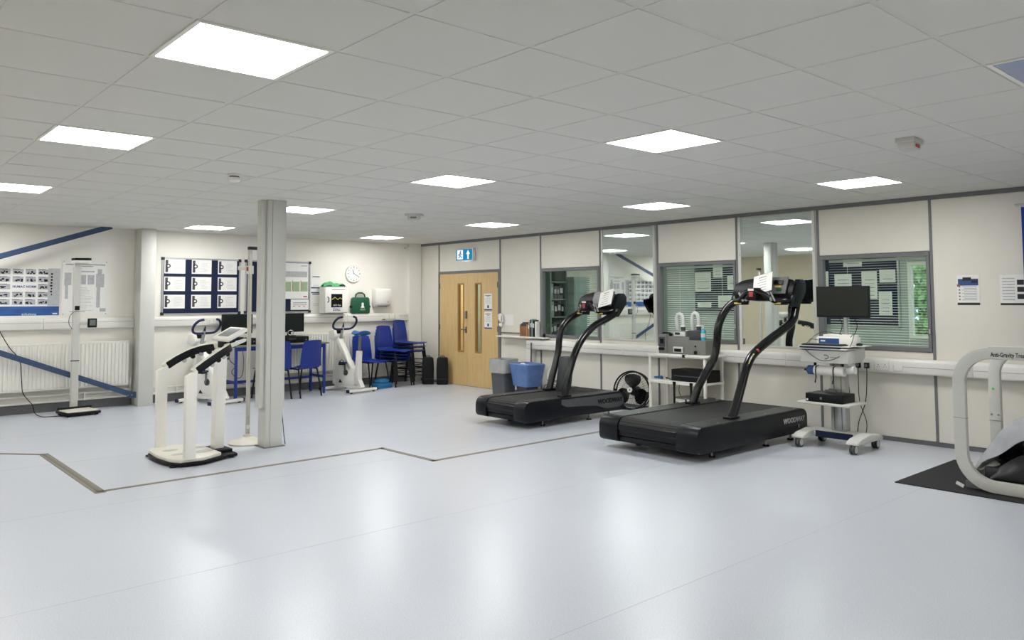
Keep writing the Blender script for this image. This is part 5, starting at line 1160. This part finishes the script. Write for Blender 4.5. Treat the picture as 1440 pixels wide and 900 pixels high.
for k in range(7):
    r_ = .07+.05*rr.random(); ax = Matrix.Rotation(rr.uniform(-.6, .6), 4, 'X') @ Matrix.Rotation(rr.uniform(.3, 1.3), 4, 'Y'); c = Vector((rr.uniform(-.05, .05), rr.uniform(-.1, .12), .15+rr.uniform(-.0, .12)))
    obj('coil', MB().tube([c+(ax @ Vector((r_*math.cos(a*PI/8), r_*1.3*math.sin(a*PI/8), 0))) for a in range(16)], .006, 6, True), 'grey_dark' if k % 3 else 'cab_green', t, smooth=True)
obj('coil_stand', MB().box(-.08, .08, -.12, .12, 0, .05), 'grey_dark', t, bevel=.01)
obj('white_strap', MB().tube(smooth_path([(-.02, -.02, .25), (-.04, .02, .36), (-.02, .0, .46), (.0, -.04, .5), (.02, -.02, .4)], 4), .012, 6), 'white', t, smooth=True)
t = thing('tape_roll', 'white roll standing on the floor by the casing', 'roll', (7.36, 5.50, 0)); obj('roll', MB().lathe([(.025, -.04), (.06, -.04), (.06, .04), (.025, .04)], seg=20).xf(Matrix.Translation((0, 0, .06)) @ Matrix.Rotation(PI/2, 4, 'Y')), 'paper', t, smooth=True); obj('core', MB().lathe([(.02, -.041), (.026, -.041), (.026, .041), (.02, .041)], seg=16).xf(Matrix.Translation((0, 0, .06)) @ Matrix.Rotation(PI/2, 4, 'Y')), 'grey_dark', t)

# ================================================================== NEXT ROOM CONTENTS (seen through glass)
def nboard(y0, y1, z0, z1, label, papers):
    t = thing('noticeboard', label, 'noticeboard', (XN, (y0+y1)/2, z0), 0, 'noticeboards in the next room'); w_ = (y1-y0)/2; h_ = z1-z0
    obj('felt', MB().box(-.02, 0, -w_, w_, 0, h_), 'navy', t)
    for s in (-1, 1): obj('frame_side', MB().box(-.028, 0, s*w_-.015, s*w_+.015, 0, h_), 'alu', t)
    for z in (0, h_): obj('frame_rail', MB().box(-.028, 0, -w_, w_, z-.015, z+.015), 'alu', t)
    for k, (a, b_, c, d_) in enumerate(papers):
        p_ = obj('pinned_paper', MB().box(-.024, -.021, a-(y0+y1)/2, b_-(y0+y1)/2, c-z0, d_-z0), 'paper', t)
        rects(p_, 'print_lines', [(a-(y0+y1)/2+.04, b_-(y0+y1)/2-.05, c-z0+.05+q*.06, c-z0+.06+q*.06) for q in range(max(1, int((d_-c-.08)/.06)))], 'ink_mid', 'r', off=.024)
nboard(2.0, 3.4, 1.12, 2.2, 'navy noticeboard full of papers beyond the blinds, behind the monitor cart', [(2.55, 2.85, 2.06, 2.18), (2.72, 3.0, 1.62, 1.95), (2.32, 2.56, 1.55, 1.98), (2.04, 2.28, 1.8, 2.0), (2.1, 2.3, 1.3, 1.66), (3.1, 3.35, 1.6, 2.0)])
nboard(4.5, 5.72, 1.3, 2.35, 'navy noticeboard with framed prints beyond the middle window', [(4.7, 5.0, 1.72, 1.98), (5.1, 5.3, 1.95, 2.2), (5.35, 5.7, 1.7, 2.05), (5.35, 5.65, 1.4, 1.5), (4.75, 5.2, 1.4, 1.62)])
t = thing('shelf_unit', 'open shelf unit stacked with files seen through the window by the door', 'shelving', (8.46, 6.68, 0))
for x_ in (-.19, .19): obj('side', MB().box(x_-.012, x_+.012, -.18, .18, 0, 2.1), 'cab_green', t)
for z in (.05, .5, .9, 1.25, 1.55, 1.85, 2.08): obj('shelf', MB().box(-.178, .178, -.18, .18, z, z+.02), 'cab_green', t)
rr = random.Random(2); fcount = 0
for z, sn in ((.92, 'lower'), (1.27, 'middle'), (1.57, 'upper')):
    x_ = -.17
    while x_ < .09:
        mc = rr.choice([('book_dark', 'dark slate'), ('grey_dark', 'charcoal'), ('black', 'black'), ('cab_green', 'pale green')]); w_ = rr.uniform(.05, .09); h_ = rr.uniform(.2, .27)
        f = thing('box_file', '%s file on the %s shelf of the unit in the next room' % (mc[1], sn), 'file', (8.46+x_+w_/2, 6.62, z+.0005), 0, '%s files on the %s shelf' % (mc[1], sn)); obj('file_case', MB().box(-w_/2+.002, w_/2-.002, -.1, .14, 0, h_), mc[0], f); obj('file_label', MB().box(-w_/2+.012, w_/2-.012, -.102, -.1, h_*.4, h_*.75), 'ink_pale', f)
        x_ += w_+.004; fcount += 1
t = thing('locker', 'grey-green metal locker in the next room', 'locker', (8.88, 6.6, 0)); obj('carcass', MB().box(-.2, .2, -.25, .25, .05, 1.95), 'cab_green', t, bevel=.006); obj('plinth', MB().box(-.18, .18, -.23, .23, 0, .05), 'grey_dark', t); obj('door', MB().box(-.185, .185, -.262, -.25, .07, 1.93), 'cab_green', t, bevel=.004); obj('handle', MB().box(.13, .15, -.28, -.262, .95, 1.1), 'alu', t)
t = thing('work_table', 'pale bench with equipment under the next room windows', 'table', (8.5, 5.5, 0)); obj('top', MB().box(-.3, .3, -.8, .8, .8, .83), 'cream', t, bevel=.004)
for x_ in (-.26, .26):
    for y_ in (-.75, .75): obj('leg', MB().box(x_-.02, x_+.02, y_-.02, y_+.02, 0, .8), 'grey_dark', t)
t = thing('bench_machine', 'cream machine with curved handle on the next room bench', 'machine', (8.45, 5.55, .8305)); obj('body', MB().box(-.15, .15, -.2, .2, 0, .14), 'cream', t, bevel=.03); obj('arch', MB().tube(smooth_path([(-.1, -.15, .13), (-.1, -.12, .24), (-.1, 0, .28), (-.1, .12, .24), (-.1, .15, .13)], 4), .025, 8), 'beige_plastic', t, smooth=True)
